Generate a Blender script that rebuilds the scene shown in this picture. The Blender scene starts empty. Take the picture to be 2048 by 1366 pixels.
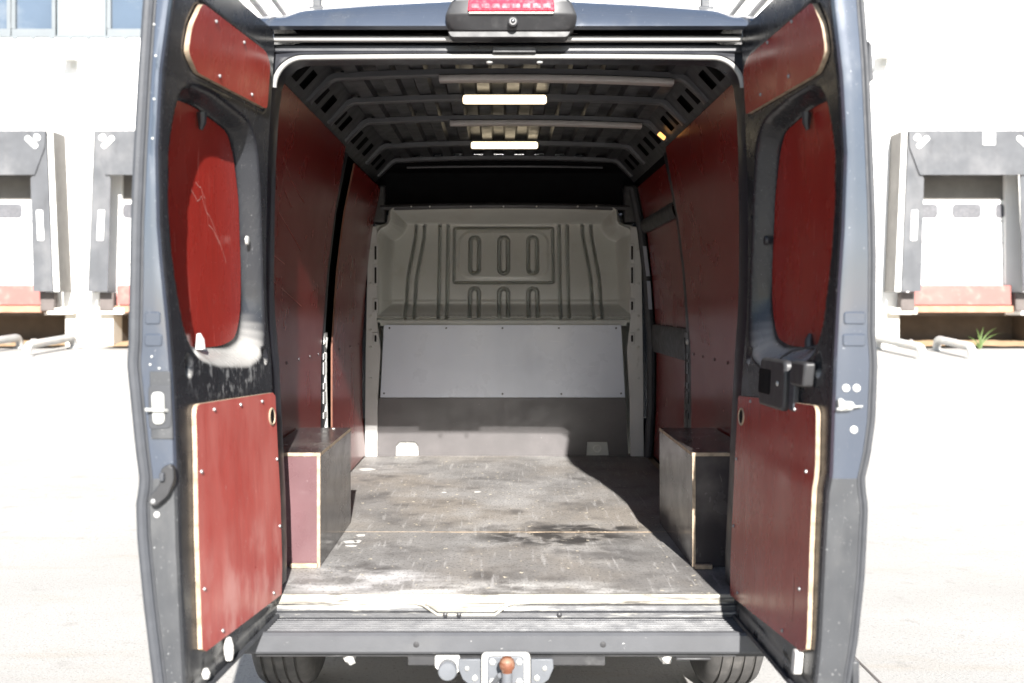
import bpy, math, random
import numpy as np
from mathutils import Vector

random.seed(7)
SC = bpy.context.scene
COL = SC.collection
R = math.radians

# ------------------------------------------------------------------ camera
cam_d = bpy.data.cameras.new('camera')
cam = bpy.data.objects.new('camera', cam_d)
COL.objects.link(cam)
cam.location = (-0.03, -3.36, 1.525)
cam.rotation_euler = (R(90), 0, 0)
cam_d.sensor_width = 36.0
cam_d.lens = 36.0 * 2016 / 2048
cam_d.shift_x = 24 / 2048
cam_d.shift_y = -72 / 2048
cam_d.clip_start = 0.05
cam_d.clip_end = 2000
cam_d.dof.use_dof = True
cam_d.dof.focus_distance = 4.6
cam_d.dof.aperture_fstop = 2.5
SC.camera = cam

# ------------------------------------------------------------------ world, sun, exposure
TO_SUN = Vector((0.112, -1.0, 0.53)).normalized()
world = bpy.data.worlds.new('World')
SC.world = world
world.use_nodes = True
wn = world.node_tree
wn.nodes.clear()
sky = wn.nodes.new('ShaderNodeTexSky')
sky.sky_type = 'NISHITA'
sky.sun_disc = False
sky.sun_elevation = math.asin(TO_SUN.z)
sky.sun_rotation = math.atan2(TO_SUN.x, TO_SUN.y)
sky.air_density = 1.0
sky.dust_density = 0.4
bg = wn.nodes.new('ShaderNodeBackground')
bg.inputs['Strength'].default_value = 0.06
wo = wn.nodes.new('ShaderNodeOutputWorld')
wn.links.new(sky.outputs[0], bg.inputs[0])
wn.links.new(bg.outputs[0], wo.inputs[0])

sun_d = bpy.data.lights.new('sun', 'SUN')
sun_d.energy = 5.0
sun_d.angle = R(0.5)
sun_d.color = (1.0, 0.965, 0.915)
sun = bpy.data.objects.new('sun', sun_d)
COL.objects.link(sun)
sun.rotation_euler = (-TO_SUN).to_track_quat('-Z', 'Y').to_euler()
sun.location = (0.6, -6, 6)

vs = SC.view_settings
vs.view_transform = 'Standard'
vs.look = 'None'
vs.gamma = 1.0
vs.use_curve_mapping = False
vs.exposure = 1.68
SC.cycles.use_denoising = True
SC.cycles.max_bounces = 6
SC.cycles.diffuse_bounces = 4
SC.cycles.glossy_bounces = 3
SC.cycles.sample_clamp_indirect = 6.0


# ------------------------------------------------------------------ materials
DUST = (0.42, 0.41, 0.39)
def M(name, col, rough=0.5, metal=0.0, var=0.12, vscale=6.0, stretch=(1, 1, 1), rvar=0.08,
      layers=(), bump=None, coat=0.0, spec=0.5, emit=None, trans=0.0, grain=None, updust=None):
    """Principled material: noise-varied base colour, optional layers (spots, dust, stains), optional bump."""
    m = bpy.data.materials.new(name)
    m.use_nodes = True
    nt = m.node_tree
    N, L = nt.nodes, nt.links
    b = N['Principled BSDF']
    b.inputs['Metallic'].default_value = metal
    b.inputs['Coat Weight'].default_value = coat
    b.inputs['Coat Roughness'].default_value = 0.08
    b.inputs['Specular IOR Level'].default_value = spec
    b.inputs['Transmission Weight'].default_value = trans
    if emit:
        b.inputs['Emission Color'].default_value = (*emit[0], 1)
        b.inputs['Emission Strength'].default_value = emit[1]
    tc = N.new('ShaderNodeTexCoord')

    def coords(st):
        mp = N.new('ShaderNodeMapping')
        mp.inputs['Scale'].default_value = st
        L.new(tc.outputs['Object'], mp.inputs['Vector'])
        return mp.outputs[0]

    def noise(scale, st=(1, 1, 1), detail=4.0, rough_=0.55):
        n = N.new('ShaderNodeTexNoise')
        n.inputs['Scale'].default_value = scale
        n.inputs['Detail'].default_value = detail
        n.inputs['Roughness'].default_value = rough_
        L.new(coords(st), n.inputs['Vector'])
        return n.outputs['Fac']

    def rng(sock, a, c, lo, hi, smooth=False):
        r = N.new('ShaderNodeMapRange')
        r.interpolation_type = 'SMOOTHSTEP' if smooth else 'LINEAR'
        r.inputs['From Min'].default_value = a
        r.inputs['From Max'].default_value = c
        r.inputs['To Min'].default_value = lo
        r.inputs['To Max'].default_value = hi
        L.new(sock, r.inputs['Value'])
        return r.outputs[0]

    def mix(fac, a, c, mode='MIX'):
        x = N.new('ShaderNodeMix')
        x.data_type = 'RGBA'
        x.blend_type = mode
        for s, v in ((0, fac), (6, a), (7, c)):
            if isinstance(v, bpy.types.NodeSocket):
                L.new(v, x.inputs[s])
            elif s == 0:
                x.inputs[0].default_value = v
            else:
                x.inputs[s].default_value = (*v, 1)
        return x.outputs[2]

    f = rng(noise(vscale, stretch), 0.3, 0.7, 0.0, 1.0)
    lo = tuple(c * (1 - var) for c in col)
    hi = tuple(min(1, c * (1 + var)) for c in col)
    cur = mix(f, lo, hi)
    if grain:
        g = rng(noise(grain[0], grain[1], 3.0), 0.35, 0.65, 1 - grain[2], 1 + grain[2])
        gc = N.new('ShaderNodeCombineColor')
        for i in range(3):
            L.new(g, gc.inputs[i])
        cur = mix(1.0, cur, gc.outputs[0], 'MULTIPLY')
    rcur = rng(noise(vscale * 2.3, stretch), 0.3, 0.7, max(0.02, rough - rvar), min(1, rough + rvar))
    for ly in layers:
        # (scale, stretch, threshold_lo, threshold_hi, colour, amount, roughness or None)
        sc_, st_, a, c, lc, amt, lr = ly[:7]
        k = rng(noise(sc_, st_, 5.0, 0.6), a, c, 0.0, amt, True)
        if len(ly) > 7:                          # a stain that stays in one place: centre, radii
            mp = N.new('ShaderNodeMapping')
            mp.inputs['Location'].default_value = tuple(-q / w_ for q, w_ in zip(ly[7], ly[8]))
            mp.inputs['Scale'].default_value = tuple(1 / w_ for w_ in ly[8])
            L.new(tc.outputs['Object'], mp.inputs['Vector'])
            ln = N.new('ShaderNodeVectorMath')
            ln.operation = 'LENGTH'
            L.new(mp.outputs[0], ln.inputs[0])
            mu = N.new('ShaderNodeMath')
            mu.operation = 'MULTIPLY'
            L.new(k, mu.inputs[0])
            L.new(rng(ln.outputs['Value'], 0.45, 1.0, 1.0, 0.0, True), mu.inputs[1])
            k = mu.outputs[0]
        cur = mix(k, cur, lc)
        if lr is not None:
            x = N.new('ShaderNodeMix')
            L.new(k, x.inputs[0])
            L.new(rcur, x.inputs[2])
            x.inputs[3].default_value = lr
            rcur = x.outputs[0]
    if updust:                                   # settled dust on upward-facing surfaces
        ge = N.new('ShaderNodeNewGeometry')
        sx = N.new('ShaderNodeSeparateXYZ')
        L.new(ge.outputs['Normal'], sx.inputs[0])
        k = rng(sx.outputs[2], updust[0], updust[1], 0.0, updust[2], True)
        cur = mix(k, cur, DUST)
    L.new(cur, b.inputs['Base Color'])
    L.new(rcur, b.inputs['Roughness'])
    if bump:
        bn = N.new('ShaderNodeBump')
        bn.inputs['Strength'].default_value = bump[1]
        bn.inputs['Distance'].default_value = bump[2] if len(bump) > 2 else 0.004
        L.new(noise(bump[0], bump[3] if len(bump) > 3 else (1, 1, 1), 6.0), bn.inputs['Height'])
        L.new(bn.outputs[0], b.inputs['Normal'])
    return m


MT = {}
MT['paint'] = M('slate_metallic_paint', (0.058, 0.070, 0.094), 0.20, 0.25, 0.06, 3, coat=1.0, rvar=0.05, layers=[
    (7, (1, 1, 0.6), 0.55, 0.75, (0.10, 0.105, 0.11), 0.4, 0.45), (160, (1, 1, 1), 0.69, 0.73, (0.4, 0.4, 0.4), 0.7, 0.6)])
MT['paint_low'] = M('matt_dusty_edge_paint', (0.040, 0.042, 0.046), 0.42, 0.0, 0.10, 5, layers=[
    (5, (1, 1, 0.5), 0.48, 0.72, (0.095, 0.095, 0.095), 0.55, 0.7), (170, (1, 1, 1), 0.66, 0.71, (0.4, 0.4, 0.4), 0.8, 0.6)])
MT['black_paint'] = M('dark_door_paint', (0.019, 0.020, 0.023), 0.26, 0.0, 0.15, 5, spec=0.42, layers=[
    (3, (1, 1, 1), 0.54, 0.80, (0.09, 0.09, 0.09), 0.30, 0.5), (60, (1, 3, 0.35), 0.64, 0.74, (0.20, 0.20, 0.20), 0.35, 0.7),
    (34, (1, 1.6, 0.7), 0.55, 0.62, (0.22, 0.22, 0.22), 0.8, 0.7, (-0.83, -0.38, 1.33), (0.5, 0.40, 0.09)),
    (14, (1, 1, 0.6), 0.42, 0.66, (0.15, 0.15, 0.145), 0.75, 0.7, (0.0, -0.4, 0.50), (3.0, 3.0, 0.16)),
    (140, (1, 1, 1), 0.68, 0.72, (0.45, 0.45, 0.45), 0.6, 0.7)], bump=(40, 0.02), updust=(0.15, 0.75, 0.8))
MT['frame_black'] = M('black_frame_paint', (0.020, 0.021, 0.026), 0.35, 0, 0.15, 5)
MT['black_plastic'] = M('black_plastic', (0.030, 0.030, 0.032), 0.46, 0, 0.15, 10, layers=[
    (14, (1, 1, 1), 0.55, 0.78, (0.12, 0.12, 0.12), 0.4, 0.7)])
MT['grey_plastic'] = M('grey_bumper_plastic', (0.058, 0.060, 0.066), 0.5, 0, 0.10, 8, layers=[
    (4, (0.5, 1, 1), 0.55, 0.8, (0.10, 0.10, 0.10), 0.5, 0.7), (80, (0.4, 1, 1), 0.70, 0.75, (0.5, 0.5, 0.48), 0.7, 0.6)], bump=(120, 0.06))
MT['rubber'] = M('black_rubber', (0.035, 0.037, 0.042), 0.6, 0, 0.15, 20)
MT['rubber_grey'] = M('dusty_ribbed_rubber', (0.045, 0.048, 0.055), 0.55, 0, 0.12, 20, bump=(260, 0.25, 0.003, (0.2, 0.2, 1)))
MT['seal'] = M('pale_sunlit_seal', (0.27, 0.265, 0.255), 0.6, 0, 0.08, 12)  # pale tone carries the sunlight on the seal
RED_GRAIN = (9, (14, 14, 0.8), 0.07)
MT['red_door'] = M('red_film_faced_plywood', (0.235, 0.020, 0.0145), 0.25, 0, 0.05, 2, (2, 2, 1), grain=(11, (16, 16, 0.5), 0.10), layers=[
    (2.5, (1, 1, 0.5), 0.48, 0.85, (0.33, 0.06, 0.045), 0.3, 0.42), (26, (2.5, 2.5, 0.10), 0.64, 0.72, (0.42, 0.14, 0.11), 0.35, 0.5),
    (150, (1, 1, 0.5), 0.70, 0.74, (0.6, 0.45, 0.4), 0.55, 0.6)], bump=(220, 0.04))
MT['red_sunlit_dusty'] = M('sunlit_dusty_red_plywood', (0.34, 0.036, 0.027), 0.34, 0, 0.05, 2, (2, 2, 1), grain=(11, (16, 16, 0.5), 0.10), layers=[  # left lower board: dust film, plus sunlight put into a brighter red
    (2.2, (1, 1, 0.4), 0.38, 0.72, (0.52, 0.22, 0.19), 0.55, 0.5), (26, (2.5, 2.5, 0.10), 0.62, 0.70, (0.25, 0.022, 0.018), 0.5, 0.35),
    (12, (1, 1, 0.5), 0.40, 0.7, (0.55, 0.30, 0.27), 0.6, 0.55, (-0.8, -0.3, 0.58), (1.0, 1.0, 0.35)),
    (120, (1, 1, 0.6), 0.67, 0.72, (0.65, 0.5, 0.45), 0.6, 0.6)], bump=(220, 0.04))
MT['red_wall'] = M('dark_red_wall_plywood', (0.165, 0.0155, 0.0135), 0.26, 0, 0.05, 1.2, (1, 1, 1), grain=(7, (10, 10, 0.6), 0.06), rvar=0.03, layers=[
    (2.0, (0.6, 0.6, 1), 0.50, 0.85, (0.17, 0.03, 0.026), 0.3, 0.34)], spec=0.3)
MT['wall_edge'] = M('stained_board_edge', (0.15, 0.06, 0.035), 0.7, 0, 0.2, 30)
MT['edge_wood'] = M('cut_plywood_edge', (0.33, 0.255, 0.18), 0.7, 0, 0.4, 30, (1, 1, 1), layers=[(50, (1, 1, 1), 0.60, 0.70, (0.16, 0.10, 0.06), 0.6, None)])
MT['dark_film'] = M('dark_brown_film_plywood', (0.042, 0.037, 0.038), 0.20, 0, 0.15, 4, layers=[
    (3, (1, 1, 1), 0.44, 0.78, (0.20, 0.175, 0.16), 0.5, 0.36), (30, (2, 2, 0.4), 0.62, 0.75, (0.3, 0.27, 0.25), 0.3, 0.6)], bump=(200, 0.03))
MT['sunlit_film'] = M('sunlit_maroon_film_plywood', (0.125, 0.068, 0.073), 0.30, 0, 0.10, 5, layers=[  # sun on the left box front put into a lighter film colour
    (90, (1, 1, 1), 0.70, 0.75, (0.6, 0.5, 0.5), 0.6, 0.6), (8, (1, 1, 2), 0.6, 0.85, (0.3, 0.24, 0.24), 0.4, 0.6)])
MT['ceiling'] = M('dark_grey_roof_primer', (0.030, 0.031, 0.034), 0.42, 0, 0.12, 6)
MT['bow'] = M('dark_roof_bow_paint', (0.058, 0.059, 0.064), 0.38, 0, 0.10, 6)
MT['cant'] = M('grey_cant_rail_paint', (0.028, 0.029, 0.032), 0.45, 0, 0.1, 6)
MT['void'] = M('black_cavity', (0.008, 0.008, 0.009), 0.7, 0, 0.1, 6, spec=0.08)
MT['bulkhead'] = M('grey_olive_pressed_steel', (0.455, 0.465, 0.435), 0.36, 0.0, 0.06, 3, layers=[
    (6, (1, 1, 1), 0.54, 0.8, (0.33, 0.31, 0.25), 0.4, 0.5), (24, (1, 1, 0.3), 0.60, 0.74, (0.56, 0.555, 0.53), 0.4, 0.45),
    (3, (1, 1, 0.5), 0.52, 0.75, (0.39, 0.38, 0.345), 0.45, 0.5)])
MT['flange'] = M('light_grey_primer_steel', (0.45, 0.45, 0.44), 0.42, 0.0, 0.08, 6, layers=[(20, (1, 1, 0.4), 0.62, 0.75, (0.2, 0.19, 0.16), 0.5, 0.6)])
MT['grey_panel'] = M('light_blue_grey_laminate', (0.53, 0.57, 0.645), 0.30, 0, 0.04, 2, layers=[(60, (1, 1, 1), 0.68, 0.73, (0.64, 0.64, 0.66), 0.5, 0.6), (3, (1, 1, 0.6), 0.50, 0.8, (0.44, 0.47, 0.53), 0.5, 0.42), (40, (0.12, 1, 1.5), 0.66, 0.74, (0.66, 0.68, 0.72), 0.4, 0.5)])
MT['dark_board'] = M('dark_charcoal_board', (0.076, 0.070, 0.071), 0.45, 0, 0.12, 4, layers=[(70, (1, 1, 1), 0.70, 0.74, (0.5, 0.48, 0.45), 0.5, 0.6), (4, (1, 1, 1), 0.50, 0.8, (0.11, 0.10, 0.10), 0.5, 0.5)])
MT['floor'] = M('worn_phenolic_floor', (0.205, 0.197, 0.190), 0.48, 0, 0.25, 3.5, (1, 0.8, 1), spec=0.4, layers=[
    (1.5, (1, 0.8, 1), 0.42, 0.66, (0.26, 0.228, 0.19), 0.6, 0.6),
    (2.6, (0.9, 0.8, 1), 0.44, 0.70, (0.36, 0.355, 0.35), 0.6, 0.65),
    (6, (0.8, 0.8, 1), 0.48, 0.70, (0.075, 0.070, 0.068), 0.7, 0.45),
    (16, (3.0, 0.22, 1), 0.56, 0.70, (0.46, 0.45, 0.44), 0.5, 0.7),
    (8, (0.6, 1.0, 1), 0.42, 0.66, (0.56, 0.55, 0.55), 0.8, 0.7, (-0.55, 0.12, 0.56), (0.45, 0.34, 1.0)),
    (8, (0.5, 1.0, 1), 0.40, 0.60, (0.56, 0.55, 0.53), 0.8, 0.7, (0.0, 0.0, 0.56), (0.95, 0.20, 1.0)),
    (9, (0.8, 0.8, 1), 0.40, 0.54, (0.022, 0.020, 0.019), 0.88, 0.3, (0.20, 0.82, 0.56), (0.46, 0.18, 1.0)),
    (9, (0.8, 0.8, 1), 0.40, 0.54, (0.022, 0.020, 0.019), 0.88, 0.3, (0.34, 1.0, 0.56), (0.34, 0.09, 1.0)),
    (34, (1, 0.9, 1), 0.65, 0.68, (0.60, 0.54, 0.42), 0.9, 0.7),
    (110, (1, 0.6, 1), 0.50, 0.68, (0.075, 0.072, 0.070), 0.55, 0.6)], bump=(230, 0.3, 0.002, (1, 1, 1)))
MT['sill'] = M('scuffed_sill_aluminium', (0.24, 0.225, 0.19), 0.5, 0.1, 0.2, 10, layers=[
    (9, (0.3, 1, 1.5), 0.46, 0.60, (0.50, 0.48, 0.42), 0.9, 0.55), (16, (0.3, 1, 4), 0.55, 0.62, (0.06, 0.055, 0.05), 0.85, 0.6)], bump=(60, 0.3, 0.003, (0.4, 1, 1)))
MT['sill_black'] = M('worn_black_sill', (0.035, 0.036, 0.040), 0.45, 0, 0.15, 10, layers=[
    (7, (0.25, 1, 4), 0.50, 0.60, (0.44, 0.43, 0.39), 0.9, 0.55), (24, (0.25, 1, 3), 0.60, 0.67, (0.30, 0.29, 0.25), 0.8, 0.6)], bump=(60, 0.25, 0.003, (0.4, 1, 1)))
MT['steel'] = M('zinc_steel', (0.55, 0.55, 0.53), 0.35, 0.7, 0.1, 20)
MT['white_zinc'] = M('bright_zinc', (0.42, 0.42, 0.40), 0.4, 0.1, 0.05, 20)
MT['screw'] = M('dull_screw_steel', (0.26, 0.26, 0.26), 0.4, 0.3, 0.1, 60)
MT['screw_dark'] = M('dark_screw_steel', (0.08, 0.08, 0.085), 0.4, 0.5, 0.1, 60)
MT['hitch_white'] = M('galvanised_hitch_plate', (0.48, 0.475, 0.455), 0.5, 0.1, 0.08, 12, layers=[(30, (1, 1, 1), 0.58, 0.70, (0.2, 0.17, 0.14), 0.5, 0.6)])
MT['hitch_grey'] = M('grey_hitch_paint', (0.115, 0.122, 0.134), 0.5, 0.1, 0.1, 12, layers=[(20, (1, 1, 1), 0.58, 0.72, (0.17, 0.165, 0.155), 0.5, 0.6)])
MT['rust'] = M('rusty_tow_ball', (0.15, 0.055, 0.028), 0.6, 0.1, 0.3, 30, layers=[(40, (1, 1, 1), 0.5, 0.62, (0.25, 0.15, 0.10), 0.7, 0.5)])
MT['red_lens'] = M('red_lamp_lens', (0.42, 0.012, 0.035), 0.12, 0, 0.08, 30, coat=0.6)
MT['red_lens_cell'] = M('red_lamp_reflector_cell', (0.55, 0.03, 0.05), 0.2, 0.0, 0.1, 30, coat=0.6)
MT['glass_dark'] = M('camera_glass', (0.01, 0.01, 0.012), 0.08, 0, 0.1, 10, coat=1)
MT['led'] = M('lit_led_diffuser', (0.9, 0.88, 0.8), 0.5, 0, 0.02, 10, emit=((1.0, 0.82, 0.54), 1.0))
MT['amber'] = M('lit_amber_lamp', (0.9, 0.5, 0.2), 0.3, 0, 0.02, 10, emit=((1.0, 0.45, 0.12), 0.7))
MT['alu'] = M('aluminium_profile', (0.62, 0.59, 0.56), 0.4, 0.0, 0.06, 20)
MT['tyre'] = M('dusty_tyre_rubber', (0.06, 0.057, 0.055), 0.8, 0, 0.15, 20, layers=[(12, (1, 1, 1), 0.5, 0.8, (0.16, 0.15, 0.14), 0.5, 0.9)], bump=(90, 0.2))
MT['rim'] = M('grey_steel_rim', (0.3, 0.3, 0.31), 0.45, 0.5, 0.1, 10)
MT['white_mark'] = M('white_paint_mark', (0.48, 0.47, 0.45), 0.7, 0, 0.08, 30)
MT['scratch'] = M('pale_scratch', (0.42, 0.20, 0.17), 0.7, 0, 0.1, 60)
MT['glass'] = M('van_window_glass', (0.02, 0.025, 0.03), 0.06, 0, 0.05, 3, coat=1)
# yard and warehouse
MT['asphalt'] = M('pale_worn_yard_concrete', (0.335, 0.325, 0.31), 0.85, 0, 0.08, 0.5, layers=[
    (0.35, (0.6, 1.6, 1), 0.44, 0.70, (0.25, 0.24, 0.222), 0.6, None), (1.6, (0.5, 2.2, 1), 0.52, 0.72, (0.31, 0.275, 0.23), 0.55, None),
    (7, (1, 1, 1), 0.58, 0.70, (0.24, 0.23, 0.21), 0.45, None), (60, (1, 1, 1), 0.52, 0.70, (0.19, 0.185, 0.175), 0.6, None)], bump=(90, 0.5, 0.008))
MT['facade'] = M('white_wall_cladding', (0.80, 0.79, 0.77), 0.6, 0, 0.02, 2)
MT['concrete'] = M('pale_concrete', (0.62, 0.59, 0.53), 0.8, 0, 0.08, 2, layers=[(4, (1, 1, 0.5), 0.55, 0.8, (0.42, 0.36, 0.28), 0.4, None)])
MT['frame_grey'] = M('pale_grey_window_frame', (0.13, 0.145, 0.155), 0.5, 0, 0.05, 3)
MT['panel_blue'] = M('pale_blue_wall_panel', (0.15, 0.172, 0.185), 0.5, 0, 0.03, 2)
MT['pane'] = M('reflecting_window_pane', (0.075, 0.10, 0.135), 0.10, 0, 0.1, 1, coat=0.4, layers=[(0.8, (1, 1, 1.6), 0.5, 0.7, (0.17, 0.19, 0.21), 0.6, None)])
MT['curtain'] = M('black_dock_curtain', (0.068, 0.071, 0.078), 0.7, 0, 0.12, 2, layers=[
    (1.3, (1, 1, 0.7), 0.45, 0.72, (0.13, 0.13, 0.135), 0.8, 0.8), (5, (1, 1, 0.3), 0.55, 0.75, (0.035, 0.035, 0.038), 0.5, 0.7)])
MT['dock_side'] = M('brown_grey_dock_side', (0.13, 0.122, 0.112), 0.7, 0, 0.12, 3)
MT['dock_door'] = M('white_sectional_door', (0.78, 0.78, 0.77), 0.45, 0, 0.03, 2)
MT['door_pane'] = M('grey_door_pane', (0.11, 0.11, 0.12), 0.25, 0, 0.1, 6)
MT['stripe'] = M('white_dock_marking', (0.80, 0.80, 0.77), 0.6, 0, 0.04, 5)
MT['dock_red'] = M('faded_red_steel', (0.30, 0.10, 0.088), 0.6, 0, 0.12, 3, layers=[(6, (1, 1, 1), 0.52, 0.75, (0.36, 0.20, 0.17), 0.6, 0.7)])
MT['dock_rust'] = M('rust_orange_steel', (0.30, 0.17, 0.11), 0.7, 0, 0.15, 4, layers=[(7, (1, 1, 1), 0.52, 0.75, (0.40, 0.28, 0.21), 0.6, 0.7)])
MT['bumper_block'] = M('dark_rubber_dock_bumper', (0.10, 0.085, 0.08), 0.8, 0, 0.15, 4)
MT['pit'] = M('dark_pit_wall', (0.10, 0.08, 0.065), 0.9, 0, 0.2, 2)
MT['soil'] = M('orange_sandy_soil', (0.42, 0.29, 0.17), 0.95, 0, 0.15, 3, layers=[(8, (1, 1, 1), 0.55, 0.7, (0.25, 0.16, 0.09), 0.6, None)], bump=(12, 0.5, 0.05))
MT['guide'] = M('scuffed_galvanised_pipe', (0.42, 0.42, 0.41), 0.5, 0.2, 0.1, 3, layers=[(2.5, (1, 1, 1), 0.55, 0.75, (0.52, 0.40, 0.32), 0.6, 0.7)])
MT['leaf'] = M('green_weed_leaf', (0.085, 0.13, 0.035), 0.6, 0, 0.25, 10)
MT['lamp_grey'] = M('pale_lamp_housing', (0.55, 0.55, 0.53), 0.5, 0, 0.05, 5)
MT['rock'] = M('pale_rubble', (0.35, 0.32, 0.30), 0.9, 0, 0.2, 5)


# ------------------------------------------------------------------ mesh helpers
def rounded(pts, r, n=5):
    """Round the corners of a closed 2-D polygon."""
    out = []
    k = len(pts)
    rs = r if isinstance(r, (list, tuple)) else [r] * k
    for i in range(k):
        p0, p1, p2 = np.array(pts[i - 1], float), np.array(pts[i], float), np.array(pts[(i + 1) % k], float)
        a, b = p0 - p1, p2 - p1
        la, lb = np.linalg.norm(a), np.linalg.norm(b)
        q = min(rs[i], la * 0.49, lb * 0.49)
        if q < 1e-6:
            out.append(tuple(p1))
            continue
        a, b = a / la * q, b / lb * q
        for t in np.linspace(0, 1, n):
            out.append(tuple(p1 + a * (1 - t) ** 2 + b * t ** 2))
    return out


class MB:
    def __init__(s):
        s.v, s.f, s.m = [], [], []

    def add(s, verts, faces, mi=0):
        o = len(s.v)
        s.v += [tuple(map(float, p)) for p in verts]
        s.f += [tuple(o + i for i in f) for f in faces]
        s.m += [mi] * len(faces) if isinstance(mi, int) else list(mi)
        return s

    def box(s, x0, x1, y0, y1, z0, z1, mi=0, ply=None):
        v = [(x0, y0, z0), (x1, y0, z0), (x1, y1, z0), (x0, y1, z0), (x0, y0, z1), (x1, y0, z1), (x1, y1, z1), (x0, y1, z1)]
        f = [(0, 3, 2, 1), (4, 5, 6, 7), (0, 1, 5, 4), (2, 3, 7, 6), (1, 2, 6, 5), (3, 0, 4, 7)]
        if ply is not None:                       # thin axis: its two faces get material 0, the four edges material 1
            ax = [2, 2, 1, 1, 0, 0]
            mi = [0 if a == ply else 1 for a in ax]
        return s.add(v, f, mi)

    def prism(s, pts, a, b, axis='y', mi=0):
        """Extrude a closed 2-D polygon: axis y -> pts (x,z); axis x -> pts (y,z); axis z -> pts (x,y)."""
        def P(p, t):
            return {'y': (p[0], t, p[1]), 'x': (t, p[0], p[1]), 'z': (p[0], p[1], t)}[axis]
        n = len(pts)
        v = [P(p, a) for p in pts] + [P(p, b) for p in pts]
        f = [tuple(range(n))[::-1], tuple(range(n, 2 * n))]
        f += [(i, (i + 1) % n, n + (i + 1) % n, n + i) for i in range(n)]
        return s.add(v, f, mi)

    def tube(s, path, r, n=10, closed=False, cap=True, mi=0, flat=None):
        path = [Vector(p) for p in path]
        k = len(path)
        rs = r if isinstance(r, (list, tuple)) else [r] * k
        v = []
        up = None
        for i, p in enumerate(path):
            a = path[(i - 1) % k] if (closed or i > 0) else p
            b = path[(i + 1) % k] if (closed or i < k - 1) else p
            t = (b - a).normalized()
            if up is None:
                up = Vector((0, 0, 1)) if abs(t.z) < 0.9 else Vector((0, 1, 0))
            sx = t.cross(up)
            if sx.length < 1e-5:
                sx = t.orthogonal()
            sx.normalize()
            up = sx.cross(t).normalized()
            for j in range(n):
                an = 2 * math.pi * j / n
                cx_, cy_ = math.cos(an), math.sin(an)
                if flat:
                    cx_ *= flat[0]
                    cy_ *= flat[1]
                v.append(p + (sx * cx_ + up * cy_) * rs[i])
        f = []
        for i in range(k if closed else k - 1):
            i2 = (i + 1) % k
            for j in range(n):
                j2 = (j + 1) % n
                f.append((i * n + j, i * n + j2, i2 * n + j2, i2 * n + j))
        if cap and not closed:
            f.append(tuple(range(n))[::-1])
            f.append(tuple(range((k - 1) * n, k * n)))
        return s.add(v, f, mi)

    def lathe(s, prof, c, axis='x', n=32, mi=0):
        """Revolve (radius, offset) pairs about an axis through c."""
        v = []
        for r, o in prof:
            for j in range(n):
                a = 2 * math.pi * j / n
                p, q = r * math.cos(a), r * math.sin(a)
                v.append({'x': (c[0] + o, c[1] + p, c[2] + q), 'y': (c[0] + p, c[1] + o, c[2] + q),
                          'z': (c[0] + p, c[1] + q, c[2] + o)}[axis])
        k = len(prof)
        f = []
        for i in range(k - 1):
            for j in range(n):
                j2 = (j + 1) % n
                f.append((i * n + j, i * n + j2, (i + 1) * n + j2, (i + 1) * n + j))
        if prof[0][0] > 1e-6:
            f.append(tuple(range(n))[::-1])
        if prof[-1][0] > 1e-6:
            f.append(tuple(range((k - 1) * n, k * n)))
        return s.add(v, f, mi)

    def sheet(s, rows, mi=0, flip=False):
        """Quad grid from rows of points."""
        n = len(rows[0])
        v = [p for r in rows for p in r]
        f = []
        for i in range(len(rows) - 1):
            for j in range(n - 1):
                q = (i * n + j, i * n + j + 1, (i + 1) * n + j + 1, (i + 1) * n + j)
                f.append(q[::-1] if flip else q)
        return s.add(v, f, mi)

    def build(s, name, mat, parent=None, smooth=True, angle=35, bevel=0.0, fix=True):
        me = bpy.data.meshes.new(name)
        me.from_pydata(s.v, [], s.f)
        if fix:
            import bmesh
            bm = bmesh.new()
            bm.from_mesh(me)
            bmesh.ops.remove_doubles(bm, verts=bm.verts, dist=1e-5)
            bmesh.ops.recalc_face_normals(bm, faces=bm.faces)
            if len(bm.faces) == len(s.m):
                for f_, k in zip(bm.faces, s.m):
                    f_.material_index = k
            bm.to_mesh(me)
            bm.free()
        elif len(me.polygons) == len(s.m):
            me.polygons.foreach_set('material_index', s.m)
        for mm in (mat if isinstance(mat, (list, tuple)) else [mat]):
            me.materials.append(MT[mm] if isinstance(mm, str) else mm)
        if smooth:
            me.polygons.foreach_set('use_smooth', [True] * len(me.polygons))
            me.set_sharp_from_angle(angle=R(angle))
        me.update()
        o = bpy.data.objects.new(name, me)
        COL.objects.link(o)
        if parent is not None:
            o.parent = parent
        if bevel:
            bv = o.modifiers.new('bevel', 'BEVEL')
            bv.width = bevel
            bv.segments = 2
            bv.limit_method = 'ANGLE'
            bv.angle_limit = R(40)
        return o


def empty(name, loc=(0, 0, 0), parent=None):
    o = bpy.data.objects.new(name, None)
    o.location = loc
    o.empty_display_size = 0.2
    COL.objects.link(o)
    if parent is not None:
        o.parent = parent
    return o


def tag(o, label=None, cat=None, group=None, kind=None):
    if label:
        o['label'] = label
    if cat:
        o['category'] = cat
    if group:
        o['group'] = group
    if kind:
        o['kind'] = kind
    return o


def dot(parent, name, p, r, mat, axis='y', h=0.006, sgn=-1, n=10):
    """A low domed screw head / plug whose dome points along sgn*axis."""
    m = MB()
    m.lathe([(r, 0), (r * 0.92, sgn * h * 0.6), (r * 0.55, sgn * h), (0.0, sgn * h * 1.05)], p, axis, n)
    return m.build(name, mat, parent)


# ================================================================== SETTING
# ---- yard: one sheet, flat under the van and rising gently to the dock building, reaching the horizon
ys = [-400, -60, -20, -6, 0, 3, 6, 9, 12, 15, 17, 18.6, 24, 60, 400]


def gz(y):
    return float(np.interp(y, [-500, 3.0, 16.5, 18.3, 500], [0, 0, 0.60, 0.665, 0.665]))


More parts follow.
